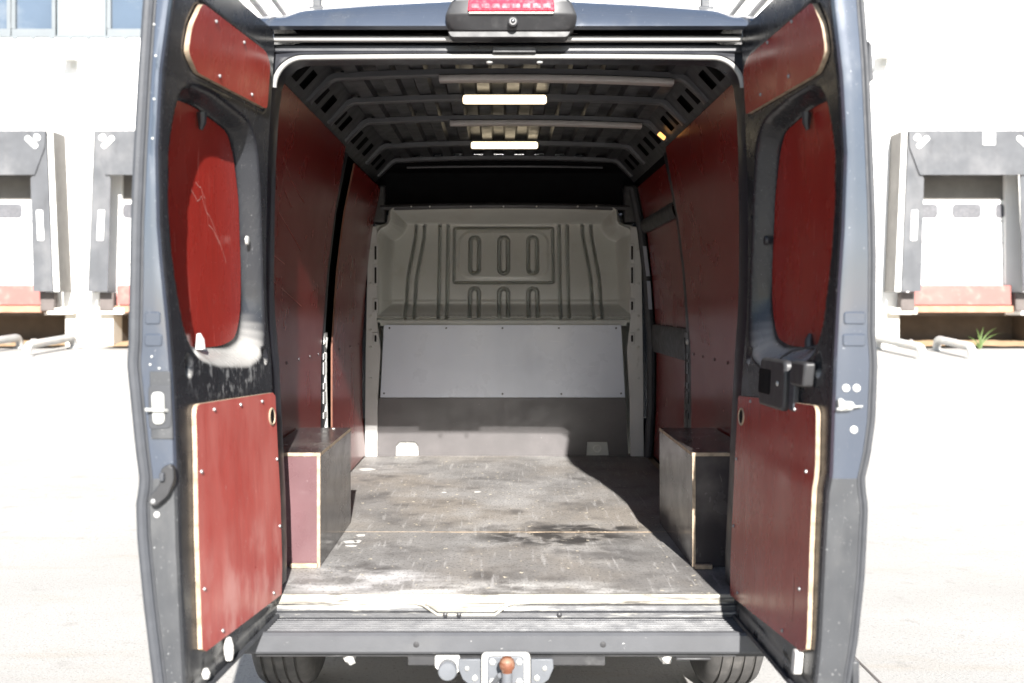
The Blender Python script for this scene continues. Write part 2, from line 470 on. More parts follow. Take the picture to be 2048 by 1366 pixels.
m = MB()
m.sheet([[(x, y, gz(y)) for x in (-400, -60, -20, -8, -3, 0, 3, 8, 20, 60, 400)] for y in ys])
tag(m.build('yard_ground', 'asphalt'), kind='structure')

yard = bpy.data.objects['yard_ground']
for x0, x1, y0, y1 in ((1.50, 1.510, -20, 17.2),):
    m = MB()
    if x1 - x0 < 1:
        m.sheet([[(x0, y, gz(y) + 0.004), (x1, y, gz(y) + 0.004)] for y in [y0] + [q for q in ys if y0 < q < y1] + [y1]])
    else:
        m.sheet([[(x0, y, gz(y) + 0.005), (x1, y, gz(y) + 0.005)] for y in (y0, y1)])
    m.build('slab_joint', 'bumper_block', yard, fix=False)

# ---- warehouse
FY = 18.24
S_F = 2016 / (FY + 3.36)


def fx(px, y=FY):
    return (px - 1000) * (y + 3.36) / 2016 - 0.03


def fz(py, y=FY):
    return 1.525 + (611 - py) * (y + 3.36) / 2016


ware = empty('warehouse', (0, FY, gz(FY)))
tag(ware, 'long white warehouse with dock doors and a window band behind the van', 'building')
ZT = 7.27           # underside of window band
DOCKS = [('left', -8.9 - 2.95 + 0.0, None), ]
dockA = (fx(106, 17.64) - 2.92, fx(106, 17.64))
dockB = (fx(178, 17.64), fx(178, 17.64) + 2.92)
dockC = (fx(1803, 17.64), fx(1803, 17.64) + 2.92)
docks = [dockA, dockB, dockC]


def wpart(name, mat, *boxes, parent=ware, bevel=0.0):
    mm = MB()
    for b in boxes:
        mm.box(*b)
    o = mm.build(name, mat, parent, bevel=bevel)
    o.matrix_parent_inverse = parent.matrix_world.inverted() if False else o.matrix_parent_inverse
    return o


def rebase(o, root):
    """Meshes are written in world metres; move them under a root that stands elsewhere."""
    off = Vector(root.location)
    for v in o.data.vertices:
        v.co -= off
    return o


# wall with door openings: piers between docks and a lintel band above
edges = sorted([(a + 0.45, b - 0.45) for a, b in docks])
zd0, zd1 = fz(575), fz(350)
zp1 = fz(628)                                    # top of pit opening
x = -40.0
k = 0
for a, b in edges + [(40.0, 40.0)]:
    # pier with the pit openings cut under the docks
    rebase(wpart('wall_pier', 'facade', (x, a, FY, FY + 0.4, zp1 - 0.02, zd1 + 0.6)), ware)
    x = b
rebase(wpart('wall_band', 'facade', (-40, 40, FY, FY + 0.4, zd1 + 0.6, ZT)), ware)
rebase(wpart('upper_wall', 'facade', (-6.9, 40, FY + 0.002, FY + 0.4, ZT, 12.5)), ware)
rebase(wpart('upper_wall', 'facade', (-40, -6.9, FY + 0.35, FY + 0.5, ZT, 12.5)), ware)
# plinth piers between the pits (concrete), with the pit openings left open
pits = [(dockA[0] - 0.1, fx(135)), (fx(230), dockB[1] + 0.1), (fx(1795), dockC[1] + 0.3)]
x = -40.0
for a, b in pits + [(40.0, 40.0)]:
    rebase(wpart('concrete_pier', 'concrete', (x, a, FY - 0.10, FY + 0.4, 0.3, zp1 + 0.14)), ware)
    x = b
for a, b in pits:
    for bx_ in ((a, b, FY + 1.2, FY + 1.3, 0.2, zp1 + 0.1), (a, b, FY + 0.05, FY + 1.2, zp1 - 0.04, zp1 + 0.05),
                (a - 0.02, a + 0.0, FY + 0.41, FY + 1.25, 0.2, zp1 + 0.1), (b, b + 0.02, FY + 0.41, FY + 1.25, 0.2, zp1 + 0.1)):
        rebase(wpart('pit_lining', 'pit', bx_), ware)
    mm = MB()
    mm.sheet([[(xx, yy, gz(FY) + 0.012 + (0.06 if yy > FY - 0.1 else 0.0) + random.uniform(0, 0.02)) for xx in np.linspace(a + 0.01, b - 0.01, 14)]
              for yy in (FY - 0.75, FY - 0.4, FY - 0.1, FY + 0.3, FY + 0.7, FY + 1.2)])
    rebase(mm.build('soil_bed', 'soil', ware), ware)
    for c_ in (a + 0.025, b - 0.025):
        rebase(wpart('dock_lip', 'concrete', (c_ - 0.275, c_ + 0.275, FY - 0.30, FY - 0.09, zp1 + 0.0, zp1 + 0.13)), ware)
# window band: frames, panes and blank panels, each its own part
bx = [-40 + i for i in range(0)]
band_px = [(-178, -91, 'w'), (-88, 20, 'w'), (22, 110, 'w'), (113, 211, 'p'), (213, 300, 'w'), (303, 345, 'w')]
for a, b, kind in band_px:
    x0, x1 = fx(a), fx(b)
    z0, z1 = ZT + 0.03, ZT + 2.1
    if kind == 'p':
        rebase(wpart('blank_panel', 'panel_blue', (x0, x1, FY + 0.02, FY + 0.12, z0, z1), bevel=0.01), ware)
    else:
        mm = MB()
        t = 0.085
        mm.box(x0, x1, FY + 0.02, FY + 0.14, z0, z0 + 0.16)
        mm.box(x0, x1, FY + 0.02, FY + 0.14, z1 - t, z1)
        mm.box(x0, x0 + t, FY + 0.02, FY + 0.14, z0 + 0.16, z1 - t)
        mm.box(x1 - t, x1, FY + 0.02, FY + 0.14, z0 + 0.16, z1 - t)
        w = rebase(mm.build('window', 'frame_grey', ware, bevel=0.008), ware)
        mm = MB()
        mm.box(x0 + t, x1 - t, FY + 0.09, FY + 0.10, z0 + 0.16, z1 - t)
        p = mm.build('pane', 'pane', w)
        rebase(p, ware)
mm = MB()
mm.box(-40, -6.9, FY - 0.03, FY + 0.1, ZT + 0.0, ZT + 0.028)
for i in range(44):
    xx = -16 + i * 0.395 / 1.85 * 1.85
    if xx < -7:
        mm.box(xx, xx + 0.10, FY - 0.03, FY - 0.005, ZT - 0.035, ZT + 0.0)
rebase(mm.build('drip_flashing', 'frame_grey', ware), ware)
rebase(wpart('roof_slab', 'concrete', (-40, 40, FY - 0.1, FY + 20, 12.5, 12.7)), ware)
rebase(wpart('side_wall', 'facade', (-40, -39.8, FY + 0.5, FY + 20, 0.3, 12.5), (39.8, 40, FY + 0.5, FY + 20, 0.3, 12.5), (-39.8, 39.8, FY + 19.8, FY + 20, 0.3, 12.5)), ware)


# ---- dock shelters
def dock(x0, x1, label, square=False):
    yf = 17.64
    root = empty('dock_shelter', ((x0 + x1) / 2, FY, gz(FY)))
    tag(root, label, 'loading dock', 'loading docks on the warehouse wall')
    zt, zb = fz(262, yf), fz(583, yf)

    def put(mm, name, mat, par=root, bevel=0.0, smooth=True):
        return rebase(mm.build(name, mat, par, bevel=bevel, smooth=smooth), root)
    tap = 0.14                                   # side faces lean outwards towards the bottom
    for s, xo in ((1, x0), (-1, x1)):
        # side box between wall and front frame
        mm = MB()
        mm.add([(xo, yf + 0.01, zt), (xo - s * tap, yf + 0.01, zb), (xo - s * tap, FY, zb), (xo, FY, zt),
                (xo + s * 0.10, yf + 0.01, zt), (xo - s * tap + s * 0.10, yf + 0.01, zb), (xo - s * tap + s * 0.10, FY, zb), (xo + s * 0.10, FY, zt)],
               [(0, 1, 2, 3), (4, 7, 6, 5), (0, 4, 5, 1), (3, 2, 6, 7), (0, 3, 7, 4), (1, 5, 6, 2)])
        put(mm, 'side_frame', 'dock_side')
        # side curtain
        g = 0.13
        zi = zt - 0.93
        mm = MB()
        pts = [(xo + s * g, zt - 0.02), (xo + s * 0.42, zi), (xo + s * 0.46, zi - 0.06), (xo + s * 0.40, zb), (xo - s * tap + s * g, zb)]
        mm.prism(pts, yf - 0.02, yf + 0.005)
        put(mm, 'side_curtain', 'curtain')
        mm = MB()
        pts = [(xo + s * 0.01, zt), (xo + s * 0.11, zt), (xo - s * tap + s * 0.115, zb), (xo - s * tap + s * 0.005, zb)]
        mm.prism(pts, yf - 0.012, yf + 0.009)
        put(mm, 'white_stripe', 'stripe')
        # flat white markings
        mm = MB()
        xb = xo + s * 0.27
        mm.prism(rounded([(xb - 0.065, zt - 1.65), (xb + 0.065, zt - 1.65), (xb + 0.065 - s * 0.03, zt - 2.28), (xb - 0.065 - s * 0.03, zt - 2.28)], 0.03), yf - 0.032, yf - 0.02)
        put(mm, 'white_mark', 'stripe')
        for cx_, cz_, ln in ((xo + s * 0.30, zt - 0.14, 0.07), (xo + s * 0.42, zt - 0.24, 0.16)):
            d = np.array([s * 0.72, 0.69]) if True else None
            q = np.array([-d[1], d[0]])
            c = np.array([cx_, cz_])
            w = 0.055
            pts = [tuple(c + d * ln + q * w), tuple(c - d * ln + q * w), tuple(c - d * ln - q * w), tuple(c + d * ln - q * w)]
            mm = MB()
            mm.prism(rounded(pts, 0.05), yf - 0.072, yf - 0.06)
            put(mm, 'white_mark', 'stripe')
        # rubber bumper block under the curtain
        mm = MB()
        xi = xo + s * 0.10
        mm.box(min(xi, xi + s * 0.30), max(xi, xi + s * 0.30), FY - 0.32, FY - 0.12, fz(622), fz(585))
        put(mm, 'bumper_block', 'bumper_block', bevel=0.02)
    # top curtain with slanted ends
    mm = MB()
    mm.prism([(x0 + 0.13, zt), (x1 - 0.13, zt), (x1 - 0.15, zt - 0.35), (x1 - 0.36, zt - 0.92), (x0 + 0.36, zt - 0.92), (x0 + 0.15, zt - 0.35)], yf - 0.06, yf - 0.025)
    put(mm, 'top_curtain', 'curtain')
    if square:
        xc = fx(1975, yf)
        mm = MB()
        mm.prism(rounded([(xc - 0.13, zt - 0.04), (xc + 0.13, zt - 0.04), (xc + 0.13, zt - 0.30), (xc - 0.13, zt - 0.30)], 0.02), yf - 0.072, yf - 0.06)
        put(mm, 'white_mark', 'stripe')
    mm = MB()
    mm.box(x0 + 0.11, x1 - 0.11, yf + 0.02, FY, zt - 0.03, zt)
    put(mm, 'roof_frame', 'dock_side')
    # sectional door deep in the opening
    a, b = x0 + 0.45, x1 - 0.45
    yd = FY + 0.06
    zdoor = fz(400, yd)
    mm = MB()
    mm.box(a, b, yd + 0.055, yd + 0.10, fz(572, yd), zt + 0.2)
    put(mm, 'door_header', 'dock_side')
    zlow = fz(572, yd)
    dr = None
    for j in range(4):
        h = (zdoor - zlow) / 4
        mm = MB()
        mm.box(a, b, yd, yd + 0.05, zdoor - (j + 1) * h + 0.012, zdoor - j * h)
        q_ = put(mm, 'door_section', 'dock_door', bevel=0.012)
        dr = dr or q_
    off = fx(1933, yd) - dockC[0]
    for j in (-1, 0, 1):
        c = x0 + off + j * 0.93
        mm = MB()
        zc = fz(422, yd)
        hw = 0.31
        mm.prism(rounded([(max(a + 0.01, c - hw), zc - 0.155), (min(b - 0.01, c + hw), zc - 0.155), (min(b - 0.01, c + hw), zc + 0.155), (max(a + 0.01, c - hw), zc + 0.155)], 0.10), yd - 0.012, yd - 0.001)
        put(mm, 'door_pane', 'door_pane', dr)
    # leveller lip and its beam
    mm = MB()
    mm.box(a - 0.02, b + 0.02, FY - 0.22, FY - 0.02, fz(610), fz(571))
    put(mm, 'leveller_lip', 'dock_red', bevel=0.01)
    mm = MB()
    mm.box(a - 0.05, b + 0.05, FY - 0.25, FY - 0.03, fz(625), fz(611.5))
    put(mm, 'leveller_beam', 'dock_rust', bevel=0.01)
    return root


dock(*dockA, 'grey-curtained loading dock at the far left edge of the picture')
dock(*dockB, 'loading dock half hidden behind the open left van door')
dock(*dockC, 'loading dock with a small white square on its top curtain, right of the van', True)

# ---- wall lamps
for px, py, s, lab in ((145, 122, 1, 'small pale wall lamp high on the wall left of the van'), (1762, 118, -1, 'small pale wall lamp high on the wall right of the van')):
    cx_, cz_ = fx(px), fz(py)
    root = tag(empty('wall_lamp', (cx_, FY, cz_)), lab, 'wall lamp', 'lamps on the warehouse wall')
    mm = MB()
    mm.prism([(FY - 0.50, cz_ - 0.03), (FY - 0.48, cz_ + 0.02), (FY - 0.05, cz_ + 0.05), (FY - 0.05, cz_ - 0.02)], cx_ - 0.14, cx_ + 0.15, 'x')
    rebase(mm.build('lamp_head', 'lamp_grey', root, bevel=0.01), root)
    mm = MB()
    mm.box(cx_ - 0.02, cx_ + 0.12, FY - 0.06, FY - 0.002, cz_ - 0.16, cz_ - 0.02)
    rebase(mm.build('bracket', 'lamp_grey', root, bevel=0.01), root)

# ---- wheel guides: bent steel pipes on the yard
def guide(p0, p1, h, r, label):
    root = tag(empty('wheel_guide', (p0[0], p0[1], gz(p0[1]))), label, 'wheel guide', 'wheel guides in front of the docks')
    a, b = Vector((p0[0], p0[1], 0)), Vector((p1[0], p1[1], 0))
    za, zb = gz(p0[1]), gz(p1[1])
    d = (b - a).normalized()
    path = []
    for t in np.linspace(0, 1, 6):
        an = t * math.pi / 2
        q = a + d * (h * (1 - math.cos(an)) * 0.8)
        path.append((q.x, q.y, za - 0.05 + (h + 0.05) * math.sin(an)))
    for t in np.linspace(1, 0, 6):
        an = t * math.pi / 2
        q = b - d * (h * (1 - math.cos(an)) * 0.8)
        path.append((q.x, q.y, zb - 0.05 + (h + 0.05) * math.sin(an)))
    mm = MB()
    mm.tube(path, r, 12)
    rebase(mm.build('bent_pipe', 'guide', root), root)
    for q, z in ((a, za), (b, zb)):
        mm = MB()
        mm.lathe([(r * 1.9, 0.0), (r * 1.9, 0.02), (r * 1.05, 0.025)], (q.x, q.y, z + 0.002), 'z', 16)
        rebase(mm.build('foot_plate', 'guide', root), root)


guide((-8.95, 15.6), (-8.88, 17.6), 0.22, 0.08, 'bent pale steel wheel guide near the left door, the right one of two')
guide((-10.1, 15.6), (-10.0, 17.6), 0.22, 0.08, 'bent pale steel wheel guide cut off by the left picture edge')
guide((7.72, 15.1), (7.70, 17.3), 0.22, 0.08, 'bent pale steel wheel guide partly hidden by the open right van door')
guide((8.68, 15.2), (8.78, 17.0), 0.22, 0.08, 'bent pale steel wheel guide standing free on the right, nearest the green weed')

# ---- weed and rubble by the right dock
wx0 = fx(1960, 17.4)
root = tag(empty('weed', (wx0, 17.4, gz(17.4))), 'green grassy weed growing in the soil below the right dock', 'weed')
for i, (an, ln, tw) in enumerate(((-35, 0.42, 0.3), (-12, 0.5, -0.2), (8, 0.52, 0.3), (30, 0.62, 0.4), (48, 0.72, 0.1), (-55, 0.3, 0.2))):
    mm = MB()
    rows = []
    for t in np.linspace(0, 1, 7):
        q = R(an) * (0.35 + 0.9 * t)
        c = Vector((math.sin(q) * ln * t, (tw - 0.2) * 0.3 * t, math.cos(q) * ln * t * (1 - 0.12 * t)))
        w = 0.022 * (1 - t) ** 0.6 + 0.002
        rows.append([c + Vector((-w, 0, 0)), c + Vector((0, 0.008, 0.0)), c + Vector((w, 0, 0))])
    mm.sheet(rows)
    mm.build('leaf', 'leaf', root, fix=False)
for i, (px, y, s, lab) in enumerate(((68, 18.35, 0.075, 'pale lump of rubble, the right one in the pit under the left dock'), (18, 18.35, 0.07, 'pale lump of rubble, the left one in the pit under the left dock'), (1822, 18.3, 0.05, 'pale lump of rubble in the pit below the right dock'))):
    mm = MB()
    cx_, cz_ = fx(px, y), gz(y) + 0.09
    prof = [(0.0, -s), (s * 0.9, -s * 0.6), (s * 1.1, 0), (s * 0.7, s * 0.6), (0, s * 0.8)]
    mm.lathe(prof, (cx_, y, cz_), 'z', 9)
    mm.v = [(a + random.uniform(-1, 1) * s * 0.2, b + random.uniform(-1, 1) * s * 0.2, c + random.uniform(-1, 1) * s * 0.15) for a, b, c in mm.v]
    o = mm.build('rubble_stone', 'rock', angle=20)
    tag(o, lab, 'stone', 'rubble in the dock pits')

# ================================================================== VAN
van = tag(empty('cargo_van', (0, 0, 0)), 'dark slate cargo van seen from behind with both red-lined rear doors wide open', 'van')
FLZ = 0.562          # load floor height
YB = 3.12            # bulkhead


def wallx(z, extra=0.0):
    return float(np.interp(z, [0.56, 0.9, 1.3, 1.7, 2.0, 2.33], [0.905, 0.925, 0.925, 0.898, 0.862, 0.795])) + extra


# ---- outer body: sides, cab and roof
sec = [(0.97, 0.36), (1.01, 0.60), (1.025, 0.95), (1.02, 1.35), (0.985, 1.85), (0.945, 2.20), (0.915, 2.36), (0.905, 2.44)]
for s in (-1, 1):
    m = MB()
    rows = []
    for y in (0.06, 1.0, 2.0, 3.15):
        rows.append([(s * a, y, z) for a, z in sec])
    for y, k in ((3.8, 0.995), (4.3, 0.97), (4.75, 0.93), (5.05, 0.82)):
        zt = np.interp(y, [3.15, 3.8, 4.3, 4.75, 5.05], [2.44, 2.40, 1.85, 1.30, 1.05])
        rows.append([(s * a * k, y, min(z, zt)) for a, z in sec])
    m.sheet(rows)
    m.build('body_side', 'paint', van)
# cab front skin
m = MB()
rows = []
for y, z, w in ((3.15, 2.50, 0.905), (3.8, 2.42, 0.90), (4.3, 1.85, 0.955), (4.75, 1.30, 0.948), (5.05, 1.05, 0.83), (5.15, 0.8, 0.8), (5.12, 0.35, 0.8)):
    rows.append([(xx * w, y, z) for xx in np.linspace(-1, 1, 9)])
m.sheet(rows)
m.build('cab_front', 'paint', van)
# roof skin with the raised centre and rear lip
def roof_z(xa):
    return float(np.interp(xa, [0, 0.2, 0.45, 0.68, 0.715, 0.735, 0.76, 0.92], [2.570, 2.566, 2.553, 2.534, 2.527, 2.513, 2.510, 2.500]))


m = MB()
xsr = list(np.linspace(-0.92, 0.92, 93))
rows = [[(x, -0.045, 2.432) for x in xsr]]
rows.append([(x, -0.062, 2.440) for x in xsr])
for y, f in ((-0.055, 0.25), (-0.03, 0.5), (0.0, 0.72), (0.04, 0.90), (0.10, 1.0), (0.6, 1.0), (1.6, 1.0), (3.2, 0.98)):
    rows.append([(x, y, 2.436 + (roof_z(abs(x)) - 2.436) * f) for x in xsr])
m.sheet(rows)
m.build('roof_panel', 'paint', van, angle=50)

# ---- rear frame: D-pillars and header round the opening
HZ = [0.485, 0.668, 0.877, 1.065, 1.345, 1.493, 1.61, 1.793, 2.027, 2.197, 2.30]
HXL = [0.765, 0.762, 0.767, 0.777, 0.790, 0.803, 0.807, 0.805, 0.800, 0.790, 0.785]
HXR = [0.745, 0.745, 0.755, 0.763, 0.777, 0.788, 0.792, 0.793, 0.790, 0.785, 0.780]


def opening(off, zt, r, n=8):
    """Outline of the rear opening from bottom left over the top to bottom right, pushed outwards by off."""
    L = [(-(x + off), z) for z, x in zip(HZ, HXL) if z < zt - r]
    Rr = [((x + off), z) for z, x in zip(HZ, HXR) if z < zt - r]
    xl, xr = -(0.782 + off), 0.777 + off
    arc1 = [(xl + r * (1 - math.cos(t)), zt - r + r * math.sin(t)) for t in np.linspace(0, math.pi / 2, n)]
    mid = [(x, zt + 0.004 * (1 - (x / 0.7) ** 2)) for x in np.linspace(xl + r, xr - r, 14)[1:-1]]
    arc2 = [(xr - r * (1 - math.cos(t)), zt - r + r * math.sin(t)) for t in np.linspace(math.pi / 2, 0, n)]
    return L + arc1 + mid + arc2 + Rr[::-1]


a = opening(0.012, 2.362, 0.11)
nA = len(a)
out = []
for x, z in a:                                    # outer boundary of the frame
    if abs(x) > 0.70:
        out.append((math.copysign(float(np.interp(z, [p[1] for p in sec], [p[0] for p in sec])) - 0.01, x), z))
    else:
        out.append((x, 2.425))
m = MB()
ys_ = [(a, 0.16), (a, 0.03), ([(x * 1.008, z + (0.006 if z > 2.25 else 0)) for x, z in a], 0.02)]
rows = [[(x, y, z) for x, z in pts] for pts, y in ys_] + [[(x * 1.02 if abs(x) > 0.7 else x, 0.045, min(z, 2.415)) for x, z in out]]
m.sheet(rows)
m.build('rear_frame', 'frame_black', van, angle=50)
# inner sheet-metal return of the frame towards the wall lining
m = MB()
b2 = opening(0.10, 2.44, 0.11)
m.sheet([[(x, 0.16, z) for x, z in a], [(x, 0.20, z) for x, z in b2]])
m.build('frame_return', 'frame_black', van)
# weatherstrip round the opening, its sunlit paleness put into the colour
m = MB()
m.tube([(x, 0.012, z) for x, z in opening(0.004, 2.354, 0.10, 12) if z > 2.24], 0.0072, 8, flat=(1.2, 1.0))
m.build('opening_seal', 'seal', van)
# header layers between seal and roof lip
m = MB()
m.box(-0.86, 0.86, 0.022, 0.06, 2.374, 2.402)
m.build('drip_channel', 'frame_black', van, bevel=0.006)
m = MB()
m.box(-0.85, 0.85, -0.012, 0.01, 2.404, 2.421)
m.build('header_strip', 'seal', van, bevel=0.004)
m = MB()
m.box(-0.86, 0.86, 0.012, 0.05, 2.419, 2.434)
m.build('header_gap', 'void', van)
m = MB()
m.box(-0.055, 0.09, -0.01, 0.03, 2.366, 2.386)
m.build('latch_plate', 'black_plastic', van, bevel=0.003)
for x in (-0.065, 0.102):
    o = dot(van, 'header_plug', (x, -0.004, 2.336), 0.011, 'white_zinc', 'z', 0.007, -1, 12)

# ---- high brake lamp with camera
bl = MB()
cx0 = 0.006
pts = rounded([(-0.203, 2.420), (0.203, 2.420), (0.218, 2.46), (0.19, 2.526), (-0.19, 2.526), (-0.218, 2.46)], [0.03, 0.03, 0.02, 0.03, 0.03, 0.02], 6)
pts = [(x + cx0, z) for x, z in pts]


def ring(sc, y):
    c = (cx0, 2.470)
    o_ = []
    for x, z in pts:
        x, z = (x - c[0]) * sc + c[0], (z - c[1]) * sc + c[1]
        o_.append((x, y + (0.75 * max(0.0, 2.466 - z) if y < 0 else 0.0), z))
    return o_


rows = [ring(1.0, 0.12), ring(1.0, -0.080), ring(0.985, -0.097), ring(0.93, -0.105)]
rows = [r + [r[0]] for r in rows]
bl.sheet(rows)
fr_ = ring(0.93, -0.105)                          # front face as horizontal strips so that the fold stays crisp
zs_ = sorted(set([round(p_[2], 5) for p_ in fr_] + [2.466]))
st_rows = []
for z in zs_:
    xs2 = []
    for i in range(len(fr_)):
        a_, b_ = fr_[i], fr_[(i + 1) % len(fr_)]
        if (a_[2] - z) * (b_[2] - z) <= 1e-9 and abs(a_[2] - b_[2]) > 1e-9:
            xs2.append(a_[0] + (b_[0] - a_[0]) * (z - a_[2]) / (b_[2] - a_[2]))
        elif abs(a_[2] - z) < 2e-5:
            xs2.append(a_[0])
    st_rows.append([(x, -0.105 + 0.75 * max(0.0, 2.466 - z), z) for x in np.linspace(min(xs2), max(xs2), 6)])
bl.sheet(st_rows)
lamp = bl.build('brake_lamp', 'black_plastic', van, angle=40)
m = MB()
lp = rounded([(-0.140, 2.473), (0.140, 2.473), (0.136, 2.521), (-0.136, 2.521)], [0.004, 0.004, 0.02, 0.02], 6)
lp = [(x + cx0, z) for x, z in lp]
m.prism(lp, -0.117, -0.097)
m.build('red_lens', 'red_lens', lamp, bevel=0.004)
for i in range(8):
    xx = cx0 - 0.115 + i * 0.0329
    m = MB()
    m.prism(rounded([(xx - 0.012, 2.481), (xx + 0.012, 2.481), (xx + 0.012, 2.496), (xx - 0.012, 2.496)], 0.003), -0.1195, -0.116)
    m.build('lens_cell', 'red_lens_cell', lamp)
m = MB()
m.box(cx0 - 0.137, cx0 + 0.137, -0.113, -0.097, 2.466, 2.4715)
m.build('lens_trim', 'alu', lamp, bevel=0.002)
m = MB()
m.lathe([(0.017, 0.02), (0.017, -0.012), (0.012, -0.016), (0.0, -0.016)], (0.012, -0.088, 2.444), 'y', 16)
cm = m.build('rear_camera', 'black_plastic', lamp)
dot(lamp, 'camera_lens', (0.012, -0.1045, 2.444), 0.007, 'glass_dark', 'y', 0.003)
m = MB()
m.prism(rounded([(-0.19, 2.402), (0.19, 2.402), (0.20, 2.420), (-0.20, 2.420)], [0.02, 0.02, 0.004, 0.004]), -0.068, -0.005)
m.build('lamp_skirt', 'black_plastic', lamp, bevel=0.004)

# ---- roof rack
rack = empty('roof_rack', (0, 0, 0), van)
for s in (-1, 1):
    for dx, dz, r in ((0.0, 0.0, 0.012), (0.05, -0.01, 0.010), (-0.075, 0.0, 0.010)):
        m = MB()
        m.tube([(s * (0.90 + dx), -0.35, 2.60 + dz), (s * (0.90 + dx), 0.4, 2.60 + dz), (s * (0.90 + dx), 2.9, 2.60 + dz)], r, 10)
        m.build('side_rail', 'alu', rack)
    m = MB()
    fx0 = -0.672 if s < 0 else 0.690
    m.box(fx0 - 0.014, fx0 + 0.014, 0.17, 0.20, 2.525, 2.64)
    m.box(fx0 - 0.026, fx0 + 0.026, 0.16, 0.21, 2.556, 2.572)
    m.build('rack_foot', 'rubber_grey', rack, bevel=0.003)
for y in (0.19, 1.5, 2.6):
    m = MB()
    m.box(-1.0, 1.0, y - 0.02, y + 0.02, 2.62, 2.645)
    m.build('cross_bar', 'alu', rack, bevel=0.004)

# ---- load floor
m = MB()
m.box(-0.90, 0.90, 0.006, 0.926, FLZ - 0.012, FLZ, ply=2)
m.build('floor_board', ['floor', 'edge_wood'], van)
m = MB()
m.box(-0.90, 0.90, 0.932, YB + 0.03, FLZ - 0.012, FLZ, ply=2)
m.build('floor_board', ['floor', 'edge_wood'], van)
m = MB()
m.box(-0.95, 0.95, 0.05, 3.3, FLZ - 0.05, FLZ - 0.014)
m.build('floor_pan', 'edge_wood', van)
m = MB()
pts = [(x, 0.924 + 0.004 * math.sin(x * 40)) for x in np.linspace(-0.33, 0.62, 30)]
m.tube([(x, y, FLZ - 0.001) for x, y in pts], 0.006, 6, flat=(1, 0.4))
m.build('seam_splinter', 'edge_wood', van)
# ---- sill: aluminium nose, black ledge with a latch recess
m = MB()
zs = []
rows = []
prof0 = [(0.004, FLZ + 0.002), (-0.008, FLZ + 0.002), (-0.012, FLZ - 0.004), (-0.012, 0.538), (-0.016, 0.534)]
xs_ = np.linspace(-0.80, 0.80, 65)
for py_, pz_ in prof0:
    rows.append([(x, py_ - (0.02 * max(0, 1 - abs(x + 0.075) / 0.16) if pz_ < 0.545 else 0), pz_ - (0.012 * (1 if abs(x + 0.075) < 0.115 else max(0, 1 - (abs(x + 0.075) - 0.115) / 0.03)) if pz_ < 0.545 else 0)) for x in xs_])
m.sheet(rows)
m.build('sill_nose', 'sill', van)
m = MB()
rows = []
for py_, pz_ in ((-0.010, 0.536), (-0.030, 0.533), (-0.034, 0.518), (-0.045, 0.514), (-0.048, 0.500), (-0.075, 0.498)):
    rows.append([(x, py_, pz_) for x in xs_])
m.sheet(rows)
sl = m.build('rear_sill', 'sill_black', van)
m = MB()
m.prism([(-0.276, 0.541), (-0.232, 0.511), (-0.050, 0.511), (-0.012, 0.541)], -0.040, -0.012)
m.build('latch_recess', 'sill', sl, bevel=0.004)
m = MB()
m.tube([(-0.30, -0.036, 0.5395), (-0.285, -0.042, 0.5395), (-0.235, -0.045, 0.508), (-0.047, -0.045, 0.508), (-0.003, -0.042, 0.5395), (0.012, -0.036, 0.5395)], 0.0045, 8)
m.build('sill_gasket', 'sill', sl)
for x in (0.165, -0.21, -0.165):
    dot(sl, 'sill_stop', (x, -0.047, 0.508), 0.009, 'black_plastic', 'y', 0.006)
# ---- bumper step
m = MB()
pr = [(-0.05, 0.497)]
for i in range(7):
    y0 = -0.060 - i * 0.020
    pr += [(y0, 0.4965), (y0 - 0.003, 0.5005), (y0 - 0.010, 0.5005), (y0 - 0.012, 0.4965)]
pr += [(-0.205, 0.500), (-0.212, 0.507), (-0.220, 0.506), (-0.228, 0.498), (-0.232, 0.450), (-0.226, 0.442), (-0.20, 0.440)]
rows = []
for x, k in ((-0.825, 1), (-0.8, 1), (0, 1), (0.8, 1), (0.825, 1)):
    rows.append([(x, y, z) for y, z in pr])
m.sheet(rows)
m.add([(-0.825, y, z) for y, z in pr], [tuple(range(len(pr)))])
m.add([(0.825, y, z) for y, z in pr], [tuple(range(len(pr)))])
bump = m.build('rear_bumper', 'grey_plastic', van, angle=30)
m = MB()
m.box(-0.80, 0.80, -0.20, 0.3, 0.425, 0.438)
m.box(-0.80, 0.80, -0.045, 0.05, 0.438, 0.496)
m.build('bumper_underside', 'black_plastic', bump)
for x in (-0.29, 0.29):
    dot(bump, 'parking_sensor', (x, -0.2295, 0.471), 0.010, 'black_plastic', 'y', 0.002, -1, 16)
m = MB()
m.box(0.795, 0.803, -0.2345, -0.229, 0.452, 0.478)
m.build('reflector_mark', 'white_zinc', bump)
m = MB()
m.box(0.52, 0.63, -0.21, -0.05, 0.415, 0.424)
m.build('bumper_tab', 'black_plastic', bump, bevel=0.004)
for x in (-0.505, 0.495):
    m = MB()
    m.lathe([(0.0, -0.02), (0.02, -0.012), (0.028, 0.0), (0.02, 0.012), (0.0, 0.016)], (x, -0.17, 0.415), 'x', 9)
    m.v = [(a + random.uniform(-.006, .006), b, c + random.uniform(-.006, .006)) for a, b, c in m.v]
    m.build('rag_bit', 'white_mark', bump)  # small white rag bits under the bumper

